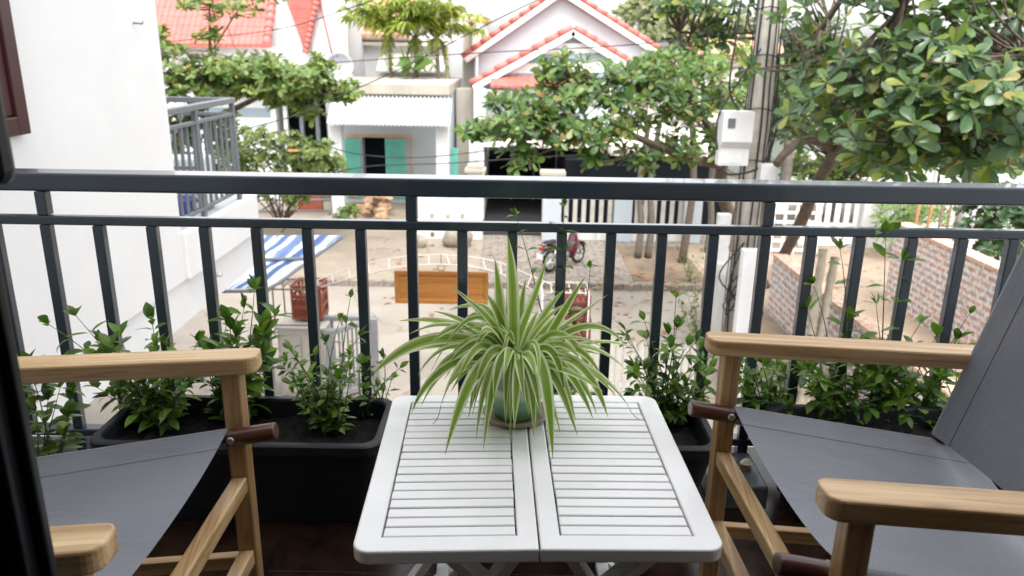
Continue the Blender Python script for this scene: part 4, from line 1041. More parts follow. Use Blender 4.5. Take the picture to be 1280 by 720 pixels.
# rubble heap + plants by the shed door
t = thing('rubble_heap', 'orange brown heap of broken pieces at the turquoise door', 'heap', az(458, 272, G0))
for k in range(30):
    p = az(440 + random.uniform(0, 46), 268 + random.uniform(-6, 6), G0); bm = bmesh.new(); bmesh.ops.create_icosphere(bm, subdivisions=2, radius=random.uniform(.08, .2))
    for v in bm.verts: v.co = Vector((v.co.x * 1.2, v.co.y, v.co.z * .8)) + R2(.035) + Vector((p.x, p.y, p.z + max(.06, .75 * (1 - abs(k % 15 - 4) / 5)) * (k < 15) + .06))
    mb = MB(); mb.frombm(bm, False); mb.build('piece', 'rubble_orange', t, True)

# ---- gabled grey-white house (centre)
HY = 25.0
t = thing('gabled_house', 'pale grey house with two red tiled gables one before the other', 'house', (ay(700, 260, HY).x, HY + 3, G0))
def gable(prefix, Y, depth, peak, left, right, base_y, wallmat):
    pk, lf, rt = ay(*peak, Y), ay(*left, Y), ay(*right, Y)
    mb = MB(); mb.prism([(lf.x + .12, Y, G0), (rt.x - .12, Y, G0), (rt.x - .12, Y, rt.z - .02), (pk.x, Y, pk.z - .10), (lf.x + .12, Y, lf.z - .02)], (0, depth, 0)); mb.build('wall', wallmat, t, True)
    for e in (lf, rt):
        d = (e - pk); n_ = Vector((-d.z, 0, d.x)).normalized(); n_ = n_ if n_.z > 0 else -n_
        e2 = e + d.normalized() * .25
        mb = MB(); mb.prism([pk + n_ * .02, e2 + n_ * .02, e2 + n_ * .10, pk + n_ * .10], (0, depth + .3, 0)); 
        for v in mb.v: v.y -= .26
        mb.build('roof', 'red_tile', t, True)
        mb = MB(); mb.prism([pk - n_ * .16, e2 - n_ * .16, e2 + n_ * .015, pk + n_ * .015], (0, .12, 0))
        for v in mb.v: v.y -= .28
        mb.build('bargeboard', 'white_metal', t, True)
        mb = MB(); k = max(6, int(d.length / .36)); nn = 8
        for i in range(k):
            p0 = pk.lerp(e2, i / k) ; p1 = pk.lerp(e2, (i + 1.04) / k); 
            mb.tube([p0 + n_ * .09 + Vector((0, -.22, 0)), p1 + n_ * .11 + Vector((0, -.22, 0))], [.085, .10], nn, True, True)
        mb.build('verge_tiles', 'verge_red', t, True)
gable('rear', HY + 3.2, 9, (702, -12), (588, 68), (812, 58), 260, 'bluegrey_wall')
gable('front', HY, 3.1, (716, 38), (600, 102), (782, 78), 260, 'bluegrey_wall')
def panel(n, mat, pts, Y, d): 
    mb = MB(); mb.prism([ay(x, y, Y) for x, y in pts], (0, d, 0)); return mb.build(n, mat, t, True)
panel('gable_vent', 'bluegrey_band', [(692, 52), (716, 40), (735, 53)], HY - .06, .05)
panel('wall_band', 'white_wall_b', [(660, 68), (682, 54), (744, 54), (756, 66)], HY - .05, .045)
panel('wall_band', 'bluegrey_band', [(640, 78), (660, 69), (760, 67), (775, 76)], HY - .05, .045)
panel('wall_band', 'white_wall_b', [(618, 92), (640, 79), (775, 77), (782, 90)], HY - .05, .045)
panel('wall_band', 'bluegrey_band', [(589, 106), (589, 98), (780, 91), (785, 99)], HY - .055, .04)
mb = MB(); a, c = ay(613, 107, HY - .8), ay(724, 105, HY - .8)
mb.prism([(a.x, HY - .8, a.z), (a.x, HY - .06, a.z + .28), (a.x, HY - .06, a.z + .2), (a.x, HY - .8, a.z - .06)], (c.x - a.x, 0, 0)); mb.build('pent_roof', 'red_tile', t, True)
for x0, x1 in ((588, 604), (596, 611)):
    pass
mb = MB(); boxpx(mb, 592, 110, 606, 262, HY - .4, .3, .02); mb.build('pillar', 'white_wall_b', t, True)
mb = MB(); boxpx(mb, 738, 180, 768, 275, HY - .45, .3, .02); mb.build('pillar', 'bluegrey_wall', t, True)
mb = MB(); boxpx(mb, 596, 112, 640, 122, HY - .42, .35, .02); mb.build('lintel', 'white_wall_b', t, True)
mb = MB(); a, c = ay(611, 182, HY - .1), ay(742, 278, HY - .1); mb.box((a.x, HY - .1, G0), (c.x, HY - .05, a.z)); mb.box((c.x, HY - .1, G0), (ay(772, 0, HY).x, HY - .05, ay(750, 236, HY).z)); mb.build('doorway_shade', 'interior_shade', t, True)  # near-black panels stand in for shade behind the doorway
mb = MB(); p, q = ay(708, 200, 21.0), ay(905, 260, 21.0); mb.box((p.x, 21.0, G0), (q.x, HY - .5, p.z)); mb.build('porch_shade', 'interior_shade', t, True)  # solid near-black block in place of deep shade behind the fence
mb = MB(); boxpx(mb, 764, 182, 912, 197, 20.9, 7, .02); mb.build('porch_roof', 'cream_wall', t, True)
p, q = ay(604, 184, 21.6), ay(764, 186, 21.6)
mb = MB(); mb.box((p.x, 21.6, p.z), (q.x, HY - .47, p.z + .16), .015); mb.build('porch_slab', 'cream_wall', t, True)
mb = MB(); mb.box((p.x - .05, 20.0, G0 + .003), (q.x, HY - .11, G0 + .03)); mb.build('porch_floor', 'floor_shade', t, True)  # shade under the slab put into the near-black floor colour
mb = MB(); mb.box((p.x - .12, 21.7, G0 + .031), (p.x + .02, HY - .47, p.z - .002)); mb.build('porch_wall', 'white_wall_b', t, True)
for x in (640, 668, 696, 722):
    mb = MB(); p = ay(x, 182, HY - .16); mb.box((p.x - .035, HY - .18, G0), (p.x + .035, HY - .13, p.z), .005); mb.build('door_post', 'grey_metal' if x != 722 else 'tan_post', t, True)
mb = MB(); boxpx(mb, 586, 160, 600, 262, HY - .9, .25, .02); mb.build('corner_post', 'white_wall_b', t, True)
mb = MB(); c0 = ay(600, 30, HY + 3.4); mb.box((c0.x - .28, c0.y, c0.z - .75), (c0.x + .28, c0.y + .6, c0.z - .25), .02)
for sx in (-.24, .2):
    mb.box((c0.x + sx, c0.y + .02, c0.z - .25), (c0.x + sx + .06, c0.y + .1, c0.z + .05)); mb.box((c0.x + sx, c0.y + .45, c0.z - .25), (c0.x + sx + .06, c0.y + .55, c0.z + .05))
ch = mb.build('chimney', 'cream_wall', t, True)
mb = MB(); mb.prism([(c0.x - .42, c0.y - .1, c0.z + .05), (c0.x + .42, c0.y - .1, c0.z + .05), (c0.x, c0.y - .1, c0.z + .36)], (0, .8, 0)); mb.build('chimney_cap', 'orange_tile', t, True)
mb = MB(); q = ay(596, 60, HY + 3.0); mb.tube([q, Vector((q.x, q.y, 2.2))], .05, 8); mb.build('downpipe', 'white_metal', t, True)

# ---- front garden walls and fences
WYb = 19.5
def fwall(name, label, parts, cat='wall'):
    t = thing(name, label, cat, parts[0]); return t
t = thing('garden_wall', 'low white garden wall with square holes before the grey house', 'wall', (ay(560, 305, WYb).x, WYb, G0))
a, c = ay(516, 262, WYb), ay(600, 306, WYb)
zt_ = ay(560, 265, WYb).z + .45; hole_w, hole_h = .11, .15
hx = [ay(x, 270, WYb).x for x in (540, 560, 578)]; hz = [ay(560, 271, WYb).z, ay(560, 294, WYb).z]
mb = MB(); xsr = [a.x] + [v for h in hx for v in (h - hole_w / 2, h + hole_w / 2)] + [c.x]
zsr = [G0, hz[1] - hole_h / 2, hz[1] + hole_h / 2, hz[0] - hole_h / 2, hz[0] + hole_h / 2, zt_]
for i in range(len(xsr) - 1):
    for j in range(len(zsr) - 1):
        if i % 2 == 1 and j % 2 == 1: continue
        mb.box((xsr[i], WYb, zsr[j]), (xsr[i + 1], WYb + .12, zsr[j + 1]))
mb.build('pierced_panel', 'white_wall_b', t, True)
mb = MB(); mb.box((a.x - .04, WYb - .05, zt_ + .002), (c.x + .02, WYb + .17, zt_ + .07), .01); mb.build('coping', 'white_wall_b', t, True)
t = thing('gate_pillar', 'white gate pillar with a stepped stone cap left of the dark doorway', 'pillar', (ay(594, 305, WYb).x, WYb, G0), 0, 'garden wall pillars')
a, c = ay(585, 215, WYb), ay(603, 300, WYb); mb = MB(); mb.box((a.x, WYb - .08, G0), (c.x, WYb + .26, a.z), .015); mb.build('shaft', 'white_wall_b', t, True)
mb = MB(); mb.box((a.x - .08, WYb - .16, a.z + .002), (c.x + .08, WYb + .34, a.z + .09), .01); mb.box((a.x - .02, WYb - .1, a.z + .092), (c.x + .02, WYb + .28, a.z + .18), .01); mb.build('cap', 'weathered_concrete', t, True)
def pil(label, x0, x1, yt, Y, mat, cap=True):
    t = thing('gate_pillar', label, 'pillar', (ay((x0 + x1) / 2, 300, Y).x, Y, G0), 0, 'garden wall pillars')
    a, c = ay(x0, yt, Y), ay(x1, yt, Y); mb = MB(); mb.box((a.x, Y - .08, G0), (c.x, Y + .3, a.z), .015); mb.build('shaft', mat, t, True)
    if cap: mb = MB(); mb.box((a.x - .08, Y - .16, a.z + .002), (c.x + .08, Y + .38, a.z + .10), .01); mb.build('cap', 'weathered_concrete', t, True)
pil('grey gate pillar with a tan cap behind the motorbike', 679, 703, 219, WYb, 'bluegrey_wall')
pil('grey fence pillar midway along the pale picket fence', 769, 791, 243, WYb, 'bluegrey_wall', False)
pil('pale grey fence pillar at the right end of the picket fence', 857, 879, 240, WYb, 'bluegrey_wall', False)
t = thing('garden_fence', 'pale picket fence on a stained low wall right of the motorbike', 'fence', (ay(790, 300, WYb).x, WYb, G0))
a, c = ay(703, 285, WYb + .05), ay(857, 285, WYb + .05); zb_ = ay(780, 286, WYb).z
mb = MB(); mb.box((a.x, WYb + .03, G0), (c.x, WYb + .2, zb_), .01); mb.build('base_wall', 'stained_wall', t, True)
for x in list(range(706, 768, 11)) + list(range(795, 856, 11)):
    p = ay(x, 240, WYb + .1); mb = MB(); mb.box((p.x, WYb + .09, zb_ + .001), (p.x + .11, WYb + .14, p.z), .006); mb.build('picket', 'picket_paint', t, True)
mb = MB(); zr = ay(780, 246, WYb).z; mb.box((a.x, WYb + .142, zr), (c.x, WYb + .18, zr + .07)); mb.build('rail', 'picket_paint', t, True)
for lab, x0, yb_ in (('thin brown tree trunk before the grey fence pillar, left of a pair', 797, 322), ('thin brown tree trunk before the picket fence, right of a pair', 810, 322), ('pale bare tree trunk right of the end fence pillar', 884, 315)):
    p = az(x0, yb_, .13); mb = MB(); k = 5
    pts = spline([p, p + Vector((.03, 0, .8)), p + Vector((-.05, .05, 1.8)), p + Vector((.08, .1, 3.2))], 5); mb.tube(pts, [.09 - .03 * i / (len(pts) - 1) for i in range(len(pts))], 9)
    o = mb.build('tree_trunk', 'bark_grey', origin=p); tag(o, lab, 'tree trunk', 'bare trunks before the picket fence')
for lab, x, y, r in (('rounded boulder on the ground before the white pierced wall', 572, 303, .34), ('small boulder half hidden by a baluster before the pierced wall', 523, 304, .20)):
    p = az(x, y + 5, G0); bm = bmesh.new(); bmesh.ops.create_icosphere(bm, subdivisions=3, radius=r)
    for v in bm.verts: v.co = Vector((v.co.x * 1.1, v.co.y * .8, v.co.z * .85 + r * .6)) + Vector((math.sin(v.co.z * 17), math.cos(v.co.x * 15), math.sin(v.co.y * 19))) * .025
    mb = MB(); mb.frombm(bm, True); o = mb.build('boulder', 'rock'); o.location = p; tag(o, lab, 'boulder')

# ---- brick walls by the alley
def brickwall(label, X, y0, y1, zt, th):
    t = thing('brick_wall', label, 'wall', (X + th / 2, (y0 + y1) / 2, 0), 0, 'brick walls beside the alley')
    mb = MB(); mb.box((X, y0, 0), (X + th, y1, zt)); mb.build('face', 'brick_face', t, True)
    mb = MB(); mb.box((X - .015, y0 - .01, zt + .001), (X + th + .015, y1 + .01, zt + .07), .008); mb.build('coping', 'brick_top', t, True)
    return t
p = az(967, 322, 1.2); brickwall('low red brick wall left of the bamboo poles', p.x, 6.5, p.y, 1.2, .24)
p = az(1112, 282, 1.65); q = az(1262, 344, 1.65); brickwall('long red brick wall running toward the right chair back', (p.x + q.x) / 2, 6.0, p.y, 1.65, .28)
for lab, x0, y0_, x1, y1_ in (('longer leaning grey bamboo pole between the brick walls', 1012, 405, 1029, 312), ('shorter leaning grey bamboo pole with brown top', 1022, 410, 1044, 322)):
    b0 = ay(x0, y0_ + 25, 9.4); b1 = ay(x1, y1_, 9.9); mb = MB(); n = 9
    d = b1 - b0; g0_ = b0 - d * (b0.z / d.z) if abs(d.z) > .1 else b0
    pts = []; rs = []
    for k in range(n * 3 + 1):
        u = k / (n * 3); pts.append(g0_.lerp(b1, u)); rs.append(.060 if k % 3 == 0 else .050)
    mb.tube(pts, rs, 10); o = mb.build('bamboo_pole', 'bamboo', origin=g0_); tag(o, lab, 'bamboo pole', 'leaning bamboo poles')
# low white wall and gate behind the alley
AY = 19.4
t = thing('picket_fence', 'white picket fence on a low white wall at the end of the alley', 'fence', (ay(1045, 320, AY).x, AY, .12))
a, c = ay(1000, 290, AY), ay(1092, 312, AY); mb = MB(); mb.box((a.x, AY, .0), (c.x, AY + .2, a.z), .01); mb.build('base_wall', 'white_wall_b', t, True)
for x in range(1022, 1092, 12):
    p = ay(x, 246, AY + .1); mb = MB(); mb.box((p.x, AY + .06, a.z + .001), (p.x + .13, AY + .11, p.z), .006); mb.build('picket', 'white_metal', t, True)
for y in (250, 284):
    z = ay(1050, y, AY).z; mb = MB(); mb.box((a.x, AY + .112, z), (c.x, AY + .15, z + .08)); mb.build('rail', 'white_metal', t, True)
t = thing('lattice_gate', 'white lattice gate left of the white picket fence', 'gate', (ay(993, 330, AY - 1).x, AY - 1, .12))
mb = MB(); p, q = ay(970, 250, AY - 1), ay(1018, 325, AY - 1)
for k in range(5): x = p.x + (q.x - p.x) * k / 4; mb.box((x - .035, AY - 1, .13), (x + .035, AY - .95, p.z), .006)
for k in range(6): z = .2 + (p.z - .3) * k / 5; mb.box((p.x - .03, AY - 1.03, z), (q.x + .03, AY - 1.002, z + .07), .006)
mb.build('lattice', 'white_metal', t, True)
t = thing('gate_pillar', 'grey weathered pillar between picket fence and long brick wall', 'pillar', (ay(1098, 300, AY).x, AY, .12), 0, 'garden wall pillars')
mb = MB(); p, q = ay(1086, 225, AY - .2), ay(1112, 300, AY - .2); mb.box((p.x, AY - .2, 0), (q.x, AY + .25, p.z), .02); mb.build('shaft', 'stained_wall', t, True)
for lab, x0, x1 in (('orange wooden stake leaning behind the brick wall, left one', 1141, 1153), ('orange wooden stake leaning behind the brick wall, right one', 1156, 1170)):
    p, q = ay(x0, 300, 17.5), ay(x1, 232, 17.5); d = q - p; g = p - d * (p.z / d.z); mb = MB(); mb.beam(g, q, .06, .06, .006); o = mb.build('wooden_stake', 'orange_stake', origin=g); tag(o, lab, 'stake', 'orange stakes behind the brick wall')
t = thing('iron_gate', 'small rusty iron gate behind the long brick wall', 'gate', (ay(1197, 290, 16.5).x, 16.5, 0))
mb = MB(); p, q = ay(1180, 248, 16.5), ay(1212, 300, 16.5)
for k in range(5): x = p.x + (q.x - p.x) * k / 4; mb.tube([(x, 16.5, .0), (x, 16.5, p.z)], .025, 6)
for z in (p.z - .1, p.z - .6, .3): mb.tube([(p.x, 16.5, z), (q.x, 16.5, z)], .022, 6)
mb.build('bars', 'rust_iron', t, True)
t = thing('gate_pillar', 'cream white pillar right of the small rusty iron gate', 'pillar', (ay(1224, 300, 16.4).x, 16.4, 0), 0, 'garden wall pillars')
mb = MB(); p, q = ay(1211, 235, 16.4), ay(1232, 300, 16.4); mb.box((p.x, 16.4, 0), (q.x, 16.75, p.z), .02); mb.build('shaft', 'white_wall_b', t, True)
mb = MB(); p, q = ay(1160, 235, 20.5), ay(1300, 300, 20.5); mb.box((p.x, 20.5, 0), (q.x, 20.7, p.z), .02); o = mb.build('garden_wall', 'cream_wall', origin=((p.x + q.x) / 2, 20.5, 0)); tag(o, 'cream garden wall behind the rusty iron gate', 'wall')

# ---- utility pole with meter box and cabinets
PX = ay(934, 300, 11.0); t = thing('utility_pole', 'concrete utility pole wrapped with black cables, carrying a white meter box', 'pole', (PX.x, 11.0, 0))
px_ = ay(940, 220, 11.0).x
mb = MB(); mb.tube([(px_ , 11, 0), (px_ , 11, 4.5), (px_, 11, 9)], [.20, .165, .135], 20); mb.build('shaft', 'pole_concrete', t, True)
for k in range(9):
    a = (-2.9, -2.7, -2.45, -1.7, -1.2, -1.0, -.6, -.4, -.15)[k]; pts = []
    for i in range(14):
        z = .6 + i * .55; r = .20 - .0075 * z + .02 + random.uniform(0, .03); pts.append(Vector((px_ + r * math.cos(a + random.uniform(-.08, .08)), 11 + r * math.sin(a), z)))
    mb = MB(); mb.tube(spline(pts, 3), random.choice((.008, .010, .014)), 6); mb.build('cable', 'cable_black', t, True)
for z in (1.2, 2.1, 3.4, 4.1, 4.8, 5.4):
    r = .215 - .0075 * z + .02; mb = MB(); mb.tube([(px_ + r * math.cos(2 * PI * i / 20), 11 + r * math.sin(2 * PI * i / 20), z + .015 * math.sin(i)) for i in range(21)], .008, 5); mb.build('strap', 'cable_black', t, True)
for k in range(5):
    z0 = random.uniform(1.6, 2.6); pts = [(px_ + random.uniform(-.2, .2), 10.78, z0), (px_ + random.uniform(-.5, .1), 10.7, z0 - .5), (px_ + random.uniform(-.3, .3), 10.72, z0 - .9), (px_ + .1, 10.76, z0 - .3)]
    mb = MB(); mb.tube(spline(pts, 6), .012, 5); mb.build('cable', 'cable_black', t, True)
t = thing('meter_box', 'white electricity meter box with small window on the utility pole', 'meter box', (px_ - .17, 10.72, ay(920, 208, 10.6).z))
a, c = ay(905, 139, 10.55), ay(936, 208, 10.55); zm = (a.z * .38 + c.z * .62)
mb = MB(); w_ = c.x - a.x
mb.prism([(a.x, 10.78, c.z), (a.x, 10.60, c.z), (a.x, 10.60, zm - .05), (a.x, 10.52, zm + .05), (a.x, 10.52, a.z), (a.x, 10.78, a.z)], (w_, 0, 0)); mb.build('casing', 'box_white', t, True)
mb = MB(); mb.box((a.x + .06, 10.514, a.z - .22), (a.x + .16, 10.519, a.z - .09), .002); mb.build('window', 'meter_glass', t, True)
mb = MB(); mb.box((a.x + .02, 10.592, c.z + .03), (c.x - .1, 10.599, c.z + .24), .002); mb.build('cover', 'plate_white', t, True)
mb = MB(); mb.tube(spline([(a.x + .1, 10.66, c.z), (a.x + .15, 10.6, c.z - .12), (px_, 10.75, c.z - .05), (px_ + .18, 10.8, c.z + .3), (px_ + .2, 10.82, c.z + .9)], 6), .016, 6); mb.tube(spline([(a.x - .01, 10.68, c.z + .2), (a.x - .05, 10.68, c.z + .5), (a.x + .05, 10.72, a.z + .1), (px_ - .12, 10.8, a.z + .8)], 6), .013, 6); mb.build('cable', 'cable_black', t, True)
mb = MB(); p, q = ay(952, 206, 10.6), ay(969, 226, 10.6); mb.box((p.x, 10.6, p.z), (q.x, 10.8, q.z - .2), .012); o = mb.build('junction_box', 'box_white', origin=(q.x, 10.7, q.z)); tag(o, 'small white junction box low on the utility pole', 'junction box')
mb = MB(); p, q = ay(964, 246, 14.5), ay(983, 264, 14.5); mb.box((p.x, 14.5, p.z), (q.x, 14.56, q.z), .012); mb.tube([(p.x + .1, 14.6, p.z - .1), (p.x + .1, 14.6, 0)], .03, 8); o = mb.build('notice_plate', 'plate_white', origin=(p.x, 14.5, 0)); tag(o, 'small blank grey white plate on a post by the lattice gate', 'plate')
t = thing('concrete_marker', 'squat white concrete pillar with chamfered top left of the utility pole', 'pillar', (ay(904, 410, 12).x, 12, 0))
a, c = ay(892, 336, 12), ay(915, 410, 12); w_ = c.x - a.x; bm = bmesh.new()
mb = MB(); mb.box((a.x, 12, 0), (c.x, 12.3, a.z - .1), .012); mb.prism([(a.x, 12, a.z - .098), (c.x, 12, a.z - .098), (c.x - .06, 12.05, a.z + .06), (a.x + .06, 12.05, a.z + .06)], (0, .25, 0)); mb.build('shaft', 'stained_wall', t, True)
mb = MB(); p, q = ay(899, 268, 12.6), ay(909, 330, 12.6); mb.box((p.x, 12.6, 0), (q.x, 12.75, p.z), .012); o = mb.build('white_post', 'white_metal', origin=(p.x, 12.6, 0)); tag(o, 'slim white post behind the squat concrete pillar', 'post')
mb = MB(); p, q = ay(930, 313, 10.2), ay(944, 420, 10.2); mb.box((p.x, 10.2, 0), (q.x + .03, 10.35, p.z), .01); o = mb.build('white_duct', 'box_white', origin=(p.x, 10.2, 0)); tag(o, 'tall flat white cable duct in front of the utility pole', 'duct')
mb = MB(); p = ay(955, 300, 10.5); mb.tube([(p.x, 10.5, 0), (p.x + .04, 10.5, p.z)], .055, 12); o = mb.build('steel_pipe', 'light_grey_metal', origin=(p.x, 10.5, 0)); tag(o, 'grey steel pipe standing beside the white cable duct', 'pipe')

# ---- far buildings
FY = 31.0
t = thing('back_house', 'tall white house with ledges and an orange tiled roof behind the palms', 'house', (ay(505, 100, FY).x, FY + 3, 0))
mb = MB(); a, c = ay(436, 40, FY), ay(592, 240, FY); mb.box((a.x, FY, 0), (c.x, FY + 8, ay(0, 42, FY).z)); mb.build('wall', 'white_wall_b', t, True)
mb = MB(); a, c = ay(434, 56, FY - .3), ay(560, 53, FY - .3); mb.box((a.x, FY - .3, a.z), (c.x, FY - .002, a.z + .12)); mb.box((a.x, FY - .3, ay(0, 43, FY).z), (c.x, FY - .002, ay(0, 41, FY).z)); mb.build('ledge', 'cream_wall', t, True)
a, c = ay(434, 42, FY - .5), ay(512, 42, FY - .5); z1 = ay(0, -30, FY + 3).z
mb = MB(); mb.prism([(a.x, FY - .5, a.z), (a.x, FY + 3.2, z1 + .6), (a.x, FY + 3.2, z1 + .45), (a.x, FY - .5, a.z - .12)], (c.x - a.x, 0, 0)); mb.build('roof', 'orange_tile', t, True)
mb = MB(); a, c = ay(470, 88, FY - 1.2), ay(560, 66, FY - .1); mb.prism([(a.x, FY - 1.2, a.z), (a.x, FY - .01, c.z), (a.x, FY - .01, c.z - .06), (a.x, FY - 1.2, a.z - .06)], (c.x - a.x, 0, 0)); mb.build('awning', 'awning_white', t, True)
mb = MB(); a, c = ay(578, 25, FY - 2), ay(592, 200, FY - 2); mb.box((a.x, FY - 2, 0), (c.x, FY - 1.7, a.z)); mb.build('corner_post', 'cream_wall', t, True)
mb = MB(); a, c = ay(510, -10, FY + 4), ay(600, 60, FY + 4); mb.box((a.x, FY + 4, 4), (c.x, FY + 7, a.z)); mb.build('upper_storey', 'white_wall_b', t, True)
RYY = 27.0
t = thing('red_roof_house', 'white house with steep red tiled roofs behind the left tree', 'house', (ay(290, 200, RYY).x, RYY + 3, 0))
a = ay(150, 57, RYY); c = ay(336, 60, RYY)
mb = MB(); mb.box((a.x, RYY + .3, 0), (c.x + .3, RYY + 8, a.z)); mb.build('wall', 'white_wall_b', t, True)
pk0, pk1 = ay(150, -90, RYY + 3.4), ay(356, -45, RYY + 3.4)
mb = MB(); e0, e1 = Vector((a.x, RYY - .2, a.z)), Vector((c.x, RYY - .2, c.z))
mb.prism([e0, e1, Vector((pk1.x, RYY + 3.4, pk0.z)), Vector((e0.x, RYY + 3.4, pk0.z))], (0, 0, .12)); mb.build('roof', 'red_tile', t, True)
mb = MB(); k = 16; p1 = Vector((pk1.x, RYY + 3.4, pk0.z))
for i in range(k): mb.tube([e1.lerp(p1, (i + 1) / k) + Vector((0, 0, .12)), e1.lerp(p1, i / k - .01) + Vector((0, 0, .14))], [.12, .15], 8)
mb.build('verge_tiles', 'verge_red', t, True)
mb = MB(); mb.prism([ay(338, 70, RYY + 1), ay(392, 90, RYY + 1), ay(392, -60, RYY + 1), ay(352, -60, RYY + 1)], (0, 5, 0)); mb.build('gable_wall', 'white_plaster', t, True)
v0, v1, v2 = ay(354, -10, RYY + .75), ay(400, -14, RYY + .75), ay(382, 66, RYY + .75)
mb = MB(); mb.prism([v0, v1, v2], (0, .2, 0)); mb.build('valley_roof', 'red_tile', t, True)
mb = MB(); k = 12
for i in range(k): mb.tube([v1.lerp(v2, i / k) + Vector((0, -.04, 0)), v1.lerp(v2, (i + 1.04) / k) + Vector((0, -.05, 0))], [.10, .125], 8)
mb.build('valley_tiles', 'verge_red', t, True)
mb = MB(); mb.box((ay(386, 0, RYY + .95).x, RYY + .95, 0), (ay(432, 0, RYY + .95).x, RYY + 6, 9)); mb.build('side_wall', 'white_plaster', t, True)
mb = MB(); p, q = ay(397, -10, RYY + .9), ay(419, 85, RYY + .9); mb.tube([p, q], .035, 6); mb.build('edge_strip', 'verge_red', t, True)
# its street-level wing, seen below the left tree
WY = 24.0
t = thing('veranda_house', 'low house with a blue banded white wall and dark veranda behind the hedge', 'house', (ay(345, 210, WY).x, WY + 2, G0))
mb = MB(); p, q = ay(250, 105, WY), ay(352, 240, WY); mb.box((p.x, WY, G0), (q.x, WY + 3, p.z)); mb.build('wall', 'white_wall_b', t, True)
mb = MB(); p, q = ay(250, 134, WY - .03), ay(338, 146, WY - .03); mb.box((p.x, WY - .03, p.z), (q.x, WY - .002, q.z)); mb.build('blue_band', 'bluegrey_band', t, True)
mb = MB(); p, q = ay(352, 120, WY + 1.2), ay(412, 240, WY + 1.2); mb.box((p.x, WY + 1.2, G0), (q.x, WY + 1.3, p.z)); mb.build('opening_shade', 'interior_shade', t, True)  # near-black sheet painted as the veranda's shade
for x in (352, 372, 392):
    mb = MB(); p = ay(x, 118, WY + .1); mb.box((p.x, WY + .1, G0), (p.x + .12, WY + .25, p.z), .01); mb.build('pillar', 'grey_metal' if x > 360 else 'white_wall_b', t, True)
mb = MB(); p, q = ay(246, 104, WY - .3), ay(414, 98, WY - .3); mb.prism([(p.x, WY - .5, p.z), (p.x, WY + 3, p.z + .2), (p.x, WY + 3, p.z + .1), (p.x, WY - .5, p.z - .08)], (q.x - p.x, 0, 0)); mb.build('roof', 'white_wall_b', t, True)
mb = MB(); p, q = ay(378, 245, 20.6), ay(396, 275, 20.6); mb.box((ay(372, 245, 22.6).x, 22.6, G0), (ay(402, 245, 22.6).x, 22.75, p.z - .1), .01); o = mb.build('brick_planter', 'crate_red', origin=(p.x, 20.6, G0)); tag(o, 'rusty red brown low wall panel below the hedge', 'wall')
# distant house with orange roof and pale house behind the big tree
t = thing('far_house', 'far house with a flat orange brown roof seen between tree leaves', 'house', (ay(905, 60, 40).x, 42, 0))
mb = MB(); p, q = ay(880, 68, 40), ay(980, 60, 40); mb.box((p.x, 40.4, 0), (q.x, 46, p.z)); mb.build('wall', 'cream_wall', t, True)
mb = MB(); mb.prism([(p.x - .3, 39.8, p.z), (p.x - .3, 43, p.z + 1.0), (p.x - .3, 46.4, p.z), (p.x - .3, 46.4, p.z - .15), (p.x - .3, 39.8, p.z - .15)], (q.x - p.x + .6, 0, 0)); mb.build('roof', 'orange_tile', t, True)
t = thing('pale_house', 'pale greenish white house behind the big leafy tree on the right', 'house', (ay(1150, 200, 26).x, 29, 0))
mb = MB(); p, q = ay(985, 165, 26), ay(1400, 165, 26); mb.box((p.x, 26, 0), (q.x, 33, p.z)); mb.build('wall', 'pale_green_wall', t, True)
for x in range(1010, 1390, 55):
    mb = MB(); boxpx(mb, x, 190, x + 18, 232, 25.94, .05, .01); mb.build('window', 'white_metal', t, True)
mb = MB(); mb.box((p.x - .3, 25.6, p.z + .002), (q.x + .3, 33.3, p.z + .2), .02); mb.build('roof_slab', 'cream_wall', t, True)

# ================================================================== TREES
def rosette(mb, p, axis, L, n, prof, droop=.3):
    axis = axis.normalized(); o1 = axis.orthogonal().normalized(); o2 = axis.cross(o1); ph = random.uniform(0, 6.3)
    for k in range(n):
        a = ph + 2 * PI * k / n + random.uniform(-.3, .3); el = random.uniform(-.1, .95)
        out = o1 * math.cos(a) + o2 * math.sin(a); d = out * math.cos(el) + axis * math.sin(el)
        mb.leaf(p + out * .015, d, axis + R2(.25), L * random.choice((.55, .8, 1, 1, 1.15)) * random.uniform(.85, 1.12), prof, random.uniform(.08, .35), random.uniform(.0, droop * 2), random.uniform(.85, 1.15))
def nearest(samples, p):
    best = None; bd = 1e9
    for s in samples:
        d = (s - p).length_squared
        if d < bd: bd = d; best = s
    return best, math.sqrt(bd)
def tree(name, label, base, limbs, clumps, L, mat, prof='almond', nl=7, twig=.010, cat='tree', group=None, bark='bark', upw=.7, droop=.3):
    t = thing(name, label, cat, base, 0, group); base = Vector(base)
    tr = MB(); samples = []
    for pts, r0, r1 in limbs:
        sp = spline(pts, 6); k = len(sp) - 1; tr.tube(sp, [r0 + (r1 - r0) * i / k for i in range(k + 1)], 9); samples += sp[3:]
    cr = MB()
    for c, r, n in clumps:
        c = Vector(c); r = Vector(r) if not isinstance(r, (int, float)) else Vector((r, r, r))
        for _ in range(n):
            while True:
                u = R2(1)
                if u.length <= 1: break
            p = c + Vector((u.x * r.x, u.y * r.y, u.z * r.z))
            axis = Vector((0, 0, upw)) + Vector((u.x, u.y, u.z * .6)) * .7 + R2(.35) + Vector((0, -.22, 0))
            rosette(cr, p, axis, L, random.randint(nl - 2, nl + 1), prof, droop)
            s_, d_ = nearest(samples, p)
            if d_ < 2.6: tr.tube([s_, (s_ + p) / 2 + Vector((0, 0, -.06 * d_)) + R2(.05), p], [twig * 1.2, twig, twig * .6], 5, False)
    tr.build('trunk', bark, t, True); cr.build('crown', mat, t, True)
    return t
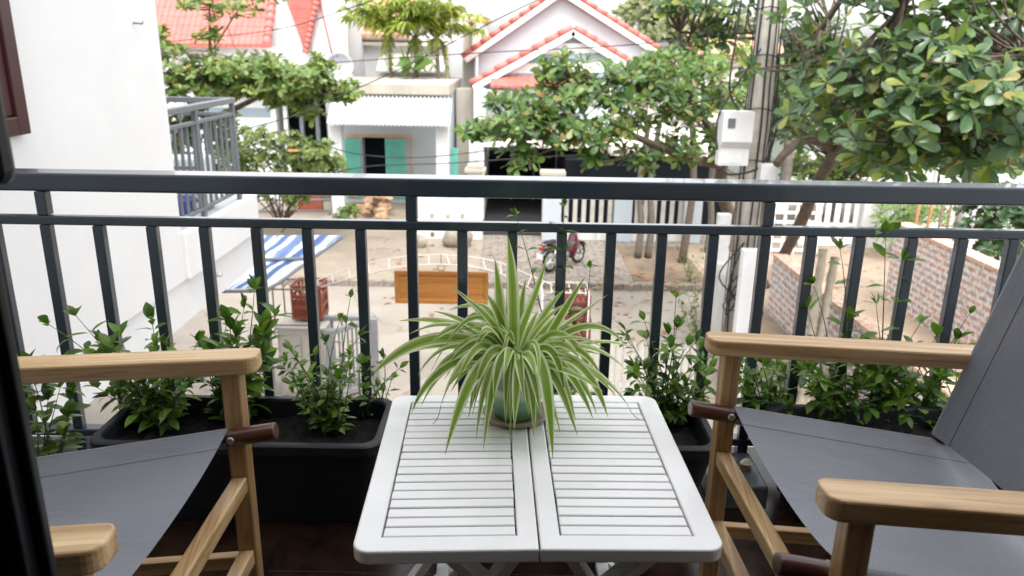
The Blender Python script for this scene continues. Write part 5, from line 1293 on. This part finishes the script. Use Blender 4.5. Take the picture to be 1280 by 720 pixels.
def C(x, y, Y, rx, rz, n, ry=None): return (ay(x, y, Y), (rx, ry or rx, rz), n)
# right: big sea almond, trunk behind the low brick wall
b0 = az(973, 330, .13)
tb = Vector((b0.x, b0.y, 0.1))
def W(x, y, Y): return ay(x, y, Y)
limbs = [([tb, W(1000, 280, 13.6), W(1022, 228, 12.6), W(1050, 185, 11.6), W(1075, 150, 10.5)], .12, .075),
         ([W(1050, 185, 11.6), W(1010, 175, 11.0), W(985, 188, 10.6), W(970, 205, 10.4)], .07, .05),
         ([W(1040, 195, 11.8), W(1090, 165, 10), W(1150, 155, 8.6), W(1210, 165, 7.6), W(1290, 150, 7)], .09, .04),
         ([W(1075, 150, 10.5), W(1080, 90, 9.6), W(1120, 30, 8.5), W(1140, -40, 8)], .08, .035),
         ([W(1075, 150, 10.5), W(1150, 110, 8.6), W(1230, 80, 7.6), W(1330, 60, 6.8)], .07, .03),
         ([W(1080, 100, 9.8), W(1040, 60, 10.4), W(1000, 45, 11.4), W(930, 48, 11.9), ay(850, 40, 11.9)], .05, .02),
         ([W(1060, 165, 11), W(1020, 110, 10.4), W(1015, 60, 9.6), W(1065, -20, 9)], .05, .03)]
clumps = [C(1015, 25, 10, .45, .3, 9), C(1010, 95, 11.8, .45, .4, 14), C(937, 84, 10.2, .10, .05, 2), C(1050, 85, 9, .5, .4, 15), C(990, 140, 11.9, .4, .3, 12), C(1040, 150, 8.6, .55, .3, 12), C(1090, 110, 8, .6, .35, 16),
          C(1130, 75, 7.8, .5, .25, 10), C(1185, 40, 7.2, .4, .2, 7), C(1100, 175, 7.6, .45, .3, 12), C(1115, 205, 7.2, .3, .12, 6), C(1160, 140, 6.8, .5, .3, 16), C(1205, 100, 6.8, .5, .25, 13), C(1250, 140, 6.5, .45, .3, 14),
          C(1180, 190, 7.2, .4, .2, 9), C(1240, 195, 7.0, .4, .15, 8), C(1270, 100, 7, .4, .25, 8), C(1230, 8, 7.8, .5, .10, 6), C(1290, 60, 8, .4, .3, 6), C(1085, -15, 8.5, .4, .15, 5), C(1140, -30, 8, .8, .4, 16), C(1240, -40, 7.4, .7, .4, 14),
          C(885, 12, 11.6, .6, .2, 11), C(845, 8, 11.6, .35, .1, 6), C(905, 42, 11.8, .4, .15, 7), C(865, 55, 11.8, .35, .08, 4), C(1150, 45, 8.4, .45, .3, 9), C(1195, 70, 8, .4, .2, 8), C(1025, 60, 10.5, .4, .3, 9), C(1070, 130, 9.4, .5, .3, 11), C(1130, 140, 8.4, .45, .3, 11), C(1210, 160, 7.6, .5, .2, 10), C(1275, 170, 7.4, .35, .2, 8), C(1270, 15, 7.4, .3, .12, 5), C(1330, 120, 6.6, .5, .6, 14), C(1010, -40, 10, .6, .3, 8), C(900, -40, 11.6, .7, .3, 8)]
low_fill = [C(1110, 190, 9.5, .6, .3, 12), C(1180, 205, 9, .6, .15, 9), C(1250, 205, 8.5, .6, .15, 9), C(1050, 60, 11.5, .7, .4, 14), C(1120, 100, 10.5, .8, .5, 18), C(1200, 130, 9.5, .8, .5, 16), C(1270, 60, 9, .5, .4, 9), C(1010, 160, 12, .5, .3, 10)]
tree('sea_almond_tree', 'large leafed sea almond tree spreading over the right of the railing', tb, limbs, [(c_, r_, int(n_ * 1.75)) for c_, r_, n_ in clumps + low_fill], .185, 'leaf_almond', 'almond', 8, .012, bark='bark', droop=.35)
# centre canopy before the grey house
b1 = Vector((az(905, 330, .13).x + .4, 15.6, .1))
limbs = [([b1, W(905, 250, 15), W(902, 206, 14.2)], .13, .11), ([W(902, 206, 14.2), W(860, 198, 13.6), W(825, 184, 13.2), W(780, 168, 13), W(720, 172, 12.8), W(640, 172, 12.6)], .09, .025),
         ([W(902, 206, 14.2), W(880, 150, 14), W(840, 120, 13.6), W(780, 105, 13.4), W(720, 95, 13.2)], .07, .02), ([W(825, 184, 13.2), W(790, 195, 13), W(745, 205, 12.8)], .04, .02), ([W(880, 150, 14), W(905, 110, 14), W(880, 80, 14)], .05, .02), ([W(720, 172, 12.8), W(680, 190, 12.8), W(650, 205, 12.6)], .03, .015)]
clumps = [C(590, 165, 12.6, .35, .1, 9), C(625, 158, 12.6, .45, .2, 15), C(625, 128, 13, .25, .1, 5), C(660, 150, 12.8, .5, .35, 24), C(650, 195, 12.7, .3, .25, 12), C(700, 165, 12.8, .5, .35, 24), C(690, 120, 13, .5, .3, 20), C(705, 85, 13.2, .45, .22, 16), C(745, 110, 13.2, .5, .4, 24),
          C(750, 165, 13, .55, .3, 22), C(790, 125, 13.4, .55, .5, 26), C(800, 90, 13.6, .55, .25, 18), C(840, 140, 13.6, .55, .5, 24), C(850, 185, 13.4, .5, .25, 14), C(800, 195, 13.2, .5, .2, 14), C(890, 140, 14, .5, .5, 18), C(740, 200, 12.9, .2, .15, 5), C(895, 195, 13.8, .3, .2, 8), C(870, 100, 13.8, .45, .3, 14)]
tree('sea_almond_tree', 'wide low sea almond tree left of the utility pole hiding the grey house', b1, limbs, [(c_, r_, int(n_ * 1.9)) for c_, r_, n_ in clumps], .19, 'leaf_almond_far', 'almond', 7, .010)
# pale bush-topped tree behind it
b2 = Vector((ay(855, 300, 17.5).x, 17.5, .12))
tree('leafy_tree', 'bright light green tree rising behind the low sea almond tree', b2, [([b2, b2 + Vector((.1, 0, 2)), W(860, 90, 17.5)], .1, .05)], [C(860, 75, 17.5, .9, .4, 60), C(910, 90, 17.5, .8, .7, 60), C(820, 90, 17.5, .6, .4, 30), C(925, 130, 17.5, .6, .5, 30)], .17, 'leaf_pale', 'far', 7)
# left tree
b3 = Vector((ay(215, 260, 19).x, 19, .12))
limbs = [([b3, W(218, 200, 18.6), W(245, 140, 18), W(310, 112, 17.5), W(390, 98, 17.3)], .16, .04), ([W(225, 165, 18.4), W(280, 142, 18.2), W(330, 118, 17.8)], .10, .05), ([W(245, 140, 18), W(235, 125, 17.6), W(215, 105, 17.2), W(190, 90, 17)], .09, .03), ([W(250, 135, 17.8), W(262, 90, 17), W(262, 40, 16.8), W(262, 0, 16.8)], .05, .015), ([W(268, 60, 17), W(300, 10, 16.8), W(325, -10, 16.8)], .02, .01)]
clumps = [C(330, 100, 16.8, .7, .35, 34), C(385, 95, 17, .5, .3, 26), C(290, 85, 16.8, .6, .25, 22), C(440, 118, 17, .2, .12, 6), C(225, 105, 17, .7, .35, 30), C(280, 115, 17.2, .7, .25, 26), C(350, 120, 17.4, .6, .3, 26), C(400, 85, 17.4, .4, .15, 10), C(430, 110, 17.3, .35, .18, 14), C(215, 80, 17, .6, .45, 34), C(260, 95, 17, .6, .4, 34), C(300, 95, 17.2, .6, .35, 34), C(340, 95, 17.3, .6, .4, 34), C(375, 110, 17.4, .6, .35, 30), C(405, 105, 17.4, .4, .3, 16), C(425, 122, 17.3, .3, .08, 9), C(390, 140, 17.5, .35, .15, 10), C(320, 75, 17.4, .5, .15, 12), C(205, 45, 17, .15, .25, 5),
          C(262, 40, 16.8, .3, .45, 12), C(255, 5, 16.8, .5, .2, 12), C(300, 12, 16.8, .4, .2, 9), C(330, -5, 16.8, .4, .15, 8), C(240, 120, 17.2, .5, .25, 16), C(395, 75, 17.5, .3, .1, 6), C(160, 90, 17, .8, .6, 30)]
tree('leafy_tree', 'broad light green tree before the red roofs at upper left', b3, limbs, [(c_, r_, int(n_ * 1.6)) for c_, r_, n_ in clumps], .155, 'leaf_hedge', 'far', 8, .010, bark='bark')
# hedge below
def hedge(name, label, cl, L, mat, base, cat='shrub', prof='far', nl=7, group=None, stemr=.02):
    base = Vector(base); lim = [([base, base + Vector((.1, 0, .4)), Vector(cl[0][0])], stemr, stemr * .5)] + [([base + Vector((0, 0, .2)), (base + Vector(c[0])) / 2 + Vector((0, 0, .1)), Vector(c[0])], stemr, stemr * .4) for c in cl[1:]]
    return tree(name, label, base, lim, cl, L, mat, prof, nl, .006, cat, group, 'stem_brown')
hedge('hedge_shrub', 'rounded green hedge shrub with an orange flower in the front yard', [C(292, 190, 19.2, .4, .45, 36), C(300, 200, 19.4, .5, .5, 40), C(330, 172, 19.5, .5, .25, 30), C(360, 178, 19.7, .6, .3, 40), C(400, 188, 19.7, .5, .3, 36), C(425, 208, 19.6, .3, .2, 16), C(310, 185, 19.8, .6, .4, 40), C(345, 190, 19.8, .6, .45, 45), C(385, 195, 19.8, .6, .35, 40), C(415, 205, 19.8, .45, .25, 24), C(320, 215, 19.4, .8, .45, 56), C(380, 220, 19.6, .8, .3, 34), C(300, 160, 20, .3, .2, 8), C(330, 240, 19.4, .5, .25, 40), C(368, 246, 19.6, .4, .2, 24), C(300, 225, 19.2, .5, .4, 40), C(405, 200, 19.4, .4, .3, 40)], .13, 'leaf_hedge', (ay(350, 262, 19.9).x, 19.9, .12))
fp = ay(366, 189, 19.2); t = thing('orange_flower', 'single orange flower on top of the green hedge shrub', 'flower', fp); mb = MB()
for k in range(6): mb.leaf((0, 0, 0), (math.cos(k * 1.05), math.sin(k * 1.05) - .3, .3), (0, -.5, 1), .14, 'far', .2, .3)
mb.build('petals', 'flower_orange', t)
hedge('garden_bush', 'dense green bush behind the neighbouring balcony railing', [C(215, 165, 17.6, .5, .4, 60), C(245, 160, 17.8, .5, .4, 60), C(275, 175, 17.8, .45, .4, 60), C(225, 200, 17.4, .5, .4, 50), C(265, 210, 17.4, .5, .4, 50), C(240, 240, 17.2, .6, .4, 40), C(285, 150, 18, .3, .2, 20)], .13, 'leaf_almond_far', (ay(240, 262, 17.6).x, 17.6, .12), 'bush')
hedge('garden_plant', 'bright green bush beside the rubble heap at the shed door', [C(436, 262, 21, .22, .3, 14), C(430, 272, 20.8, .25, .15, 10)], .14, 'leaf_pale', az(434, 278, G0), 'plant')
# garden greenery at right
hedge('garden_bush', 'dark green bush behind the long brick wall near the chair back', [C(1250, 255, 14.5, .7, .45, 50), C(1275, 300, 13.5, .6, .5, 45), C(1230, 300, 14.5, .5, .35, 28), C(1310, 280, 14, .8, .6, 40), C(1240, 275, 14.2, .5, .4, 24)], .17, 'leaf_dark', (ay(1265, 300, 14.3).x, 14.3, 0), 'bush')
hedge('garden_bush', 'yellow green leafy bush behind the orange stakes', [C(1130, 262, 18.5, .7, .4, 40), C(1170, 262, 18.8, .7, .4, 34), C(1110, 285, 18, .4, .3, 16)], .22, 'leaf_pale', (ay(1145, 300, 18.6).x, 18.6, .1), 'bush', 'slim')
def bgtree(label, x, y, Y, rx, rz, n, L, mat, group='trees behind the houses'):
    p = ay(x, y, Y); b_ = Vector((p.x, Y, 0)); cl = []
    for k in range(7):
        u = R2(1); cl.append((p + Vector((u.x * rx * .6, u.y * rx * .5, u.z * rz * .6)), (rx * .55, rx * .5, rz * .5), n // 7))
    return tree('background_tree', label, b_, [([b_, b_ + Vector((.2, 0, p.z * .5)), p], .2, .08)], cl, L, mat, 'far', 7, .015, 'tree', group, 'bark_grey')
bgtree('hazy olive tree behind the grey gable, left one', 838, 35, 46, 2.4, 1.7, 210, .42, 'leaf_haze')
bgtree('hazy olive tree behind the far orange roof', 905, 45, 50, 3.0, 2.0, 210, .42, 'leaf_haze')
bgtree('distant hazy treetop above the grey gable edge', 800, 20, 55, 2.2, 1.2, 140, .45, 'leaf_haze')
bgtree('light green tree behind the meter box pole', 985, 120, 21, 1.4, 1.3, 200, .24, 'leaf_pale')
bgtree('pale green tree deep behind the large leaves at right', 1090, 150, 22, 2.0, 1.2, 260, .24, 'leaf_pale')
bgtree('pale green tree at the far right behind large leaves', 1235, 165, 21, 2.0, 1.2, 260, .24, 'leaf_pale')
bgtree('green tree low behind the white picket fence', 1040, 215, 22.5, 1.6, .6, 150, .2, 'leaf_hedge')

# palms behind the shed
def palm(label, x, yc, yb, Y, n, L):
    top = ay(x, yc, Y); t = thing('areca_palm', label, 'palm', (top.x, Y, 0), 0, 'palms behind the low house'); mb = MB()
    pts = [(top.x, Y, 0), (top.x + .05, Y, top.z * .5), (top.x, Y, top.z)]; mb.tube(spline(pts, 6), .065, 8); mb.build('trunk', 'bark_grey', t, True)
    cr = MB()
    for k in range(n):
        a = 2 * PI * k / n * 1.618 + random.uniform(-.3, .3); out = Vector((math.cos(a), math.sin(a), 0)); el = random.uniform(.35, 1.45); l = L * random.uniform(.8, 1.15)
        hang = k % 5 == 4
        if hang: p1 = top + out * .30 + Vector((0, 0, .12)); p2 = top + out * random.uniform(.25, .45) - Vector((0, 0, random.uniform(.9, 1.35)))
        else: p1 = top + out * l * .7 * math.cos(el) + Vector((0, 0, l * .8 * math.sin(el))); p2 = p1 + out * l * .38 + Vector((0, 0, random.uniform(-.25, .22) * l))
        pts = bez(top - Vector((0, 0, .1)), p1, p2, 18); cr.tube(pts, [.022 - .018 * i / 18 for i in range(19)], 4, False)
        for i in range(3, 19):
            d = (pts[i] - pts[i - 1]).normalized(); sd = d.cross(Vector((0, 0, 1)))
            sd = sd.normalized() if sd.length > .1 else Vector((1, 0, 0))
            for s_ in (-1, 1):
                for _ in range(2):
                    dd = sd * s_ + d * random.uniform(.5, 1.0) + Vector((0, 0, random.uniform(-.75, .25))); cr.leaf(pts[i - 1].lerp(pts[i], random.random()), dd, Vector((0, 0, 1)) + R2(.5), (.32 if hang else .50) * random.uniform(.7, 1.1), 'slim', .2, .7, .62)
    cr.build('crown', 'leaf_palm', t, True)
palm('areca palm behind the low white house, leftmost of the three', 486, 40, 100, 27.0, 19, 1.45)
palm('areca palm behind the low white house, middle of the three', 519, 44, 100, 27.4, 19, 1.6)
palm('tall areca palm behind the low white house, nearest the grey house', 546, 46, 100, 27.0, 20, 1.8)
hedge('garden_plant', 'broad drooping banana-like plant between the palm trunks', [C(517, 84, 26.4, .12, .25, 4)], .72, 'leaf_hedge', (ay(517, 110, 26.4).x, 26.4, zp), 'plant', 'oval', 4)

# weeds by the pole
t0 = az(850, 400, 0.0)
def weed(label, x, yb, top, w, n):
    base = az(x, yb, 0.0 if yb > 358 else .125); stems = []
    for _ in range(n): stems.append((ay(x + random.uniform(-w, w), top + random.uniform(0, (yb - top) * .5), base.y), random.uniform(-.2, .2), 1, .25, False))
    return shrub(label, base, stems, (.05, .12), 'leaf_weed', 'weed_plant', 'weeds by the road', .06)
weed('airy yellow green weed on the kerb left of the concrete pillar', 862, 352, 312, 22, 12)
weed('tall thin weed on the street beside the squat concrete pillar', 872, 432, 350, 30, 14)
weed('small green weed at the foot of the utility pole', 905, 440, 375, 20, 10)
# fallen leaves
mb = MB()
for _ in range(260):
    x, y = random.choice(((random.uniform(450, 700), random.uniform(300, 400)), (random.uniform(740, 900), random.uniform(325, 365)), (random.uniform(740, 880), random.uniform(340, 430)), (random.uniform(1005, 1100), random.uniform(315, 370))))
    p = az(x, y, .132 if y < 361 else .006)
    mb.leaf(p, Vector((random.uniform(-1, 1), random.uniform(-1, 1), .05)), (0, 0, 1), random.uniform(.07, .17), 'far', .3, .1)
o = mb.build('fallen_leaves', 'litter_brown'); tag(o, 'dry brown leaves scattered over the street and kerb', 'leaves', None, 'stuff')

# ---- overhead cables
def cable(label, pts, r=.012):
    P = [ay(*p) for p in pts]; mb = MB(); mb.tube(spline(P, 8), r, 5, False); o = mb.build('overhead_cable', 'cable_black', origin=P[0]); tag(o, label, 'cable', 'overhead cables')
cable('thin cable crossing before the red roof up toward the palms', [(120, 62, 20), (250, 48, 20), (350, 36, 20), (420, 16, 20), (520, -20, 20), (700, -90, 20)])
cable('pale cable running down before the hedge to the shed awning', [(230, 185, 16), (305, 162, 16), (370, 144, 16), (420, 122, 16), (500, 86, 16), (640, 15, 16), (760, -40, 16)])
cable('thin cable before the veranda rising right past the shed', [(360, 158, 18), (400, 178, 18), (450, 193, 18), (540, 196, 18), (680, 176, 18), (905, 120, 11.2)])
cable('lowest thin cable across the turquoise doors and dark doorway', [(380, 225, 17), (460, 208, 17), (560, 204, 17), (680, 196, 17), (800, 190, 15), (930, 170, 11.1)])
cable('faint straight cable crossing before both grey gables', [(200, 95, 19), (420, 78, 19), (600, 66, 19), (760, 58, 17), (945, 40, 11.1)])
cable('black cable hanging beside the pole from the top edge', [(935, -60, 10.6), (921, 40, 10.6), (912, 110, 10.6), (924, 140, 10.75)], .014)
cable('dark cable sloping through the gap in the large tree', [(945, -40, 11), (1110, 20, 12), (1260, 90, 13), (1400, 150, 14)], .014)

# ================================================================== WORLD, SUN, CAMERA
w = bpy.data.worlds.new('World'); S.world = w; w.use_nodes = True; nt = w.node_tree
bg = nt.nodes['Background']; sky = nt.nodes.new('ShaderNodeTexSky'); sky.sky_type = 'NISHITA'; sky.sun_disc = False
EL, AZ_ = math.radians(62), math.radians(172)
sky.sun_elevation = EL; sky.sun_rotation = AZ_; sky.air_density = 1.0; sky.dust_density = 3.0; sky.ozone_density = 1.0; sky.altitude = 0
hs = nt.nodes.new('ShaderNodeHueSaturation'); hs.inputs['Saturation'].default_value = .12; hs.inputs['Value'].default_value = 1.35
nt.links.new(sky.outputs[0], hs.inputs['Color']); nt.links.new(hs.outputs[0], bg.inputs['Color']); bg.inputs['Strength'].default_value = .15
sl = bpy.data.lights.new('sun', 'SUN'); sl.energy = 0.85; sl.angle = math.radians(25); sl.color = (1, .97, .93)
so = bpy.data.objects.new('sun', sl); COL.objects.link(so); so.rotation_euler = (-Vector((math.sin(AZ_) * math.cos(EL), math.cos(AZ_) * math.cos(EL), math.sin(EL)))).to_track_quat('-Z', 'Y').to_euler()
so.location = (4, 10, 15)
cam = bpy.data.cameras.new('camera'); co = bpy.data.objects.new('camera', cam); COL.objects.link(co)
cam.sensor_width = 36; cam.lens = FPX / 1280 * 36; cam.clip_start = .02; cam.clip_end = 1000
M = Matrix((_R, _U, -_F)).transposed().to_4x4(); M.translation = CAM; co.matrix_world = M
cam.dof.use_dof = True; cam.dof.focus_distance = 1.62; cam.dof.aperture_fstop = 5.8
S.camera = co
S.view_settings.view_transform = 'Standard'; S.view_settings.look = 'None'; S.view_settings.gamma = 1; S.view_settings.exposure = 1.52
S.render.engine = 'CYCLES'; S.cycles.max_bounces = 8
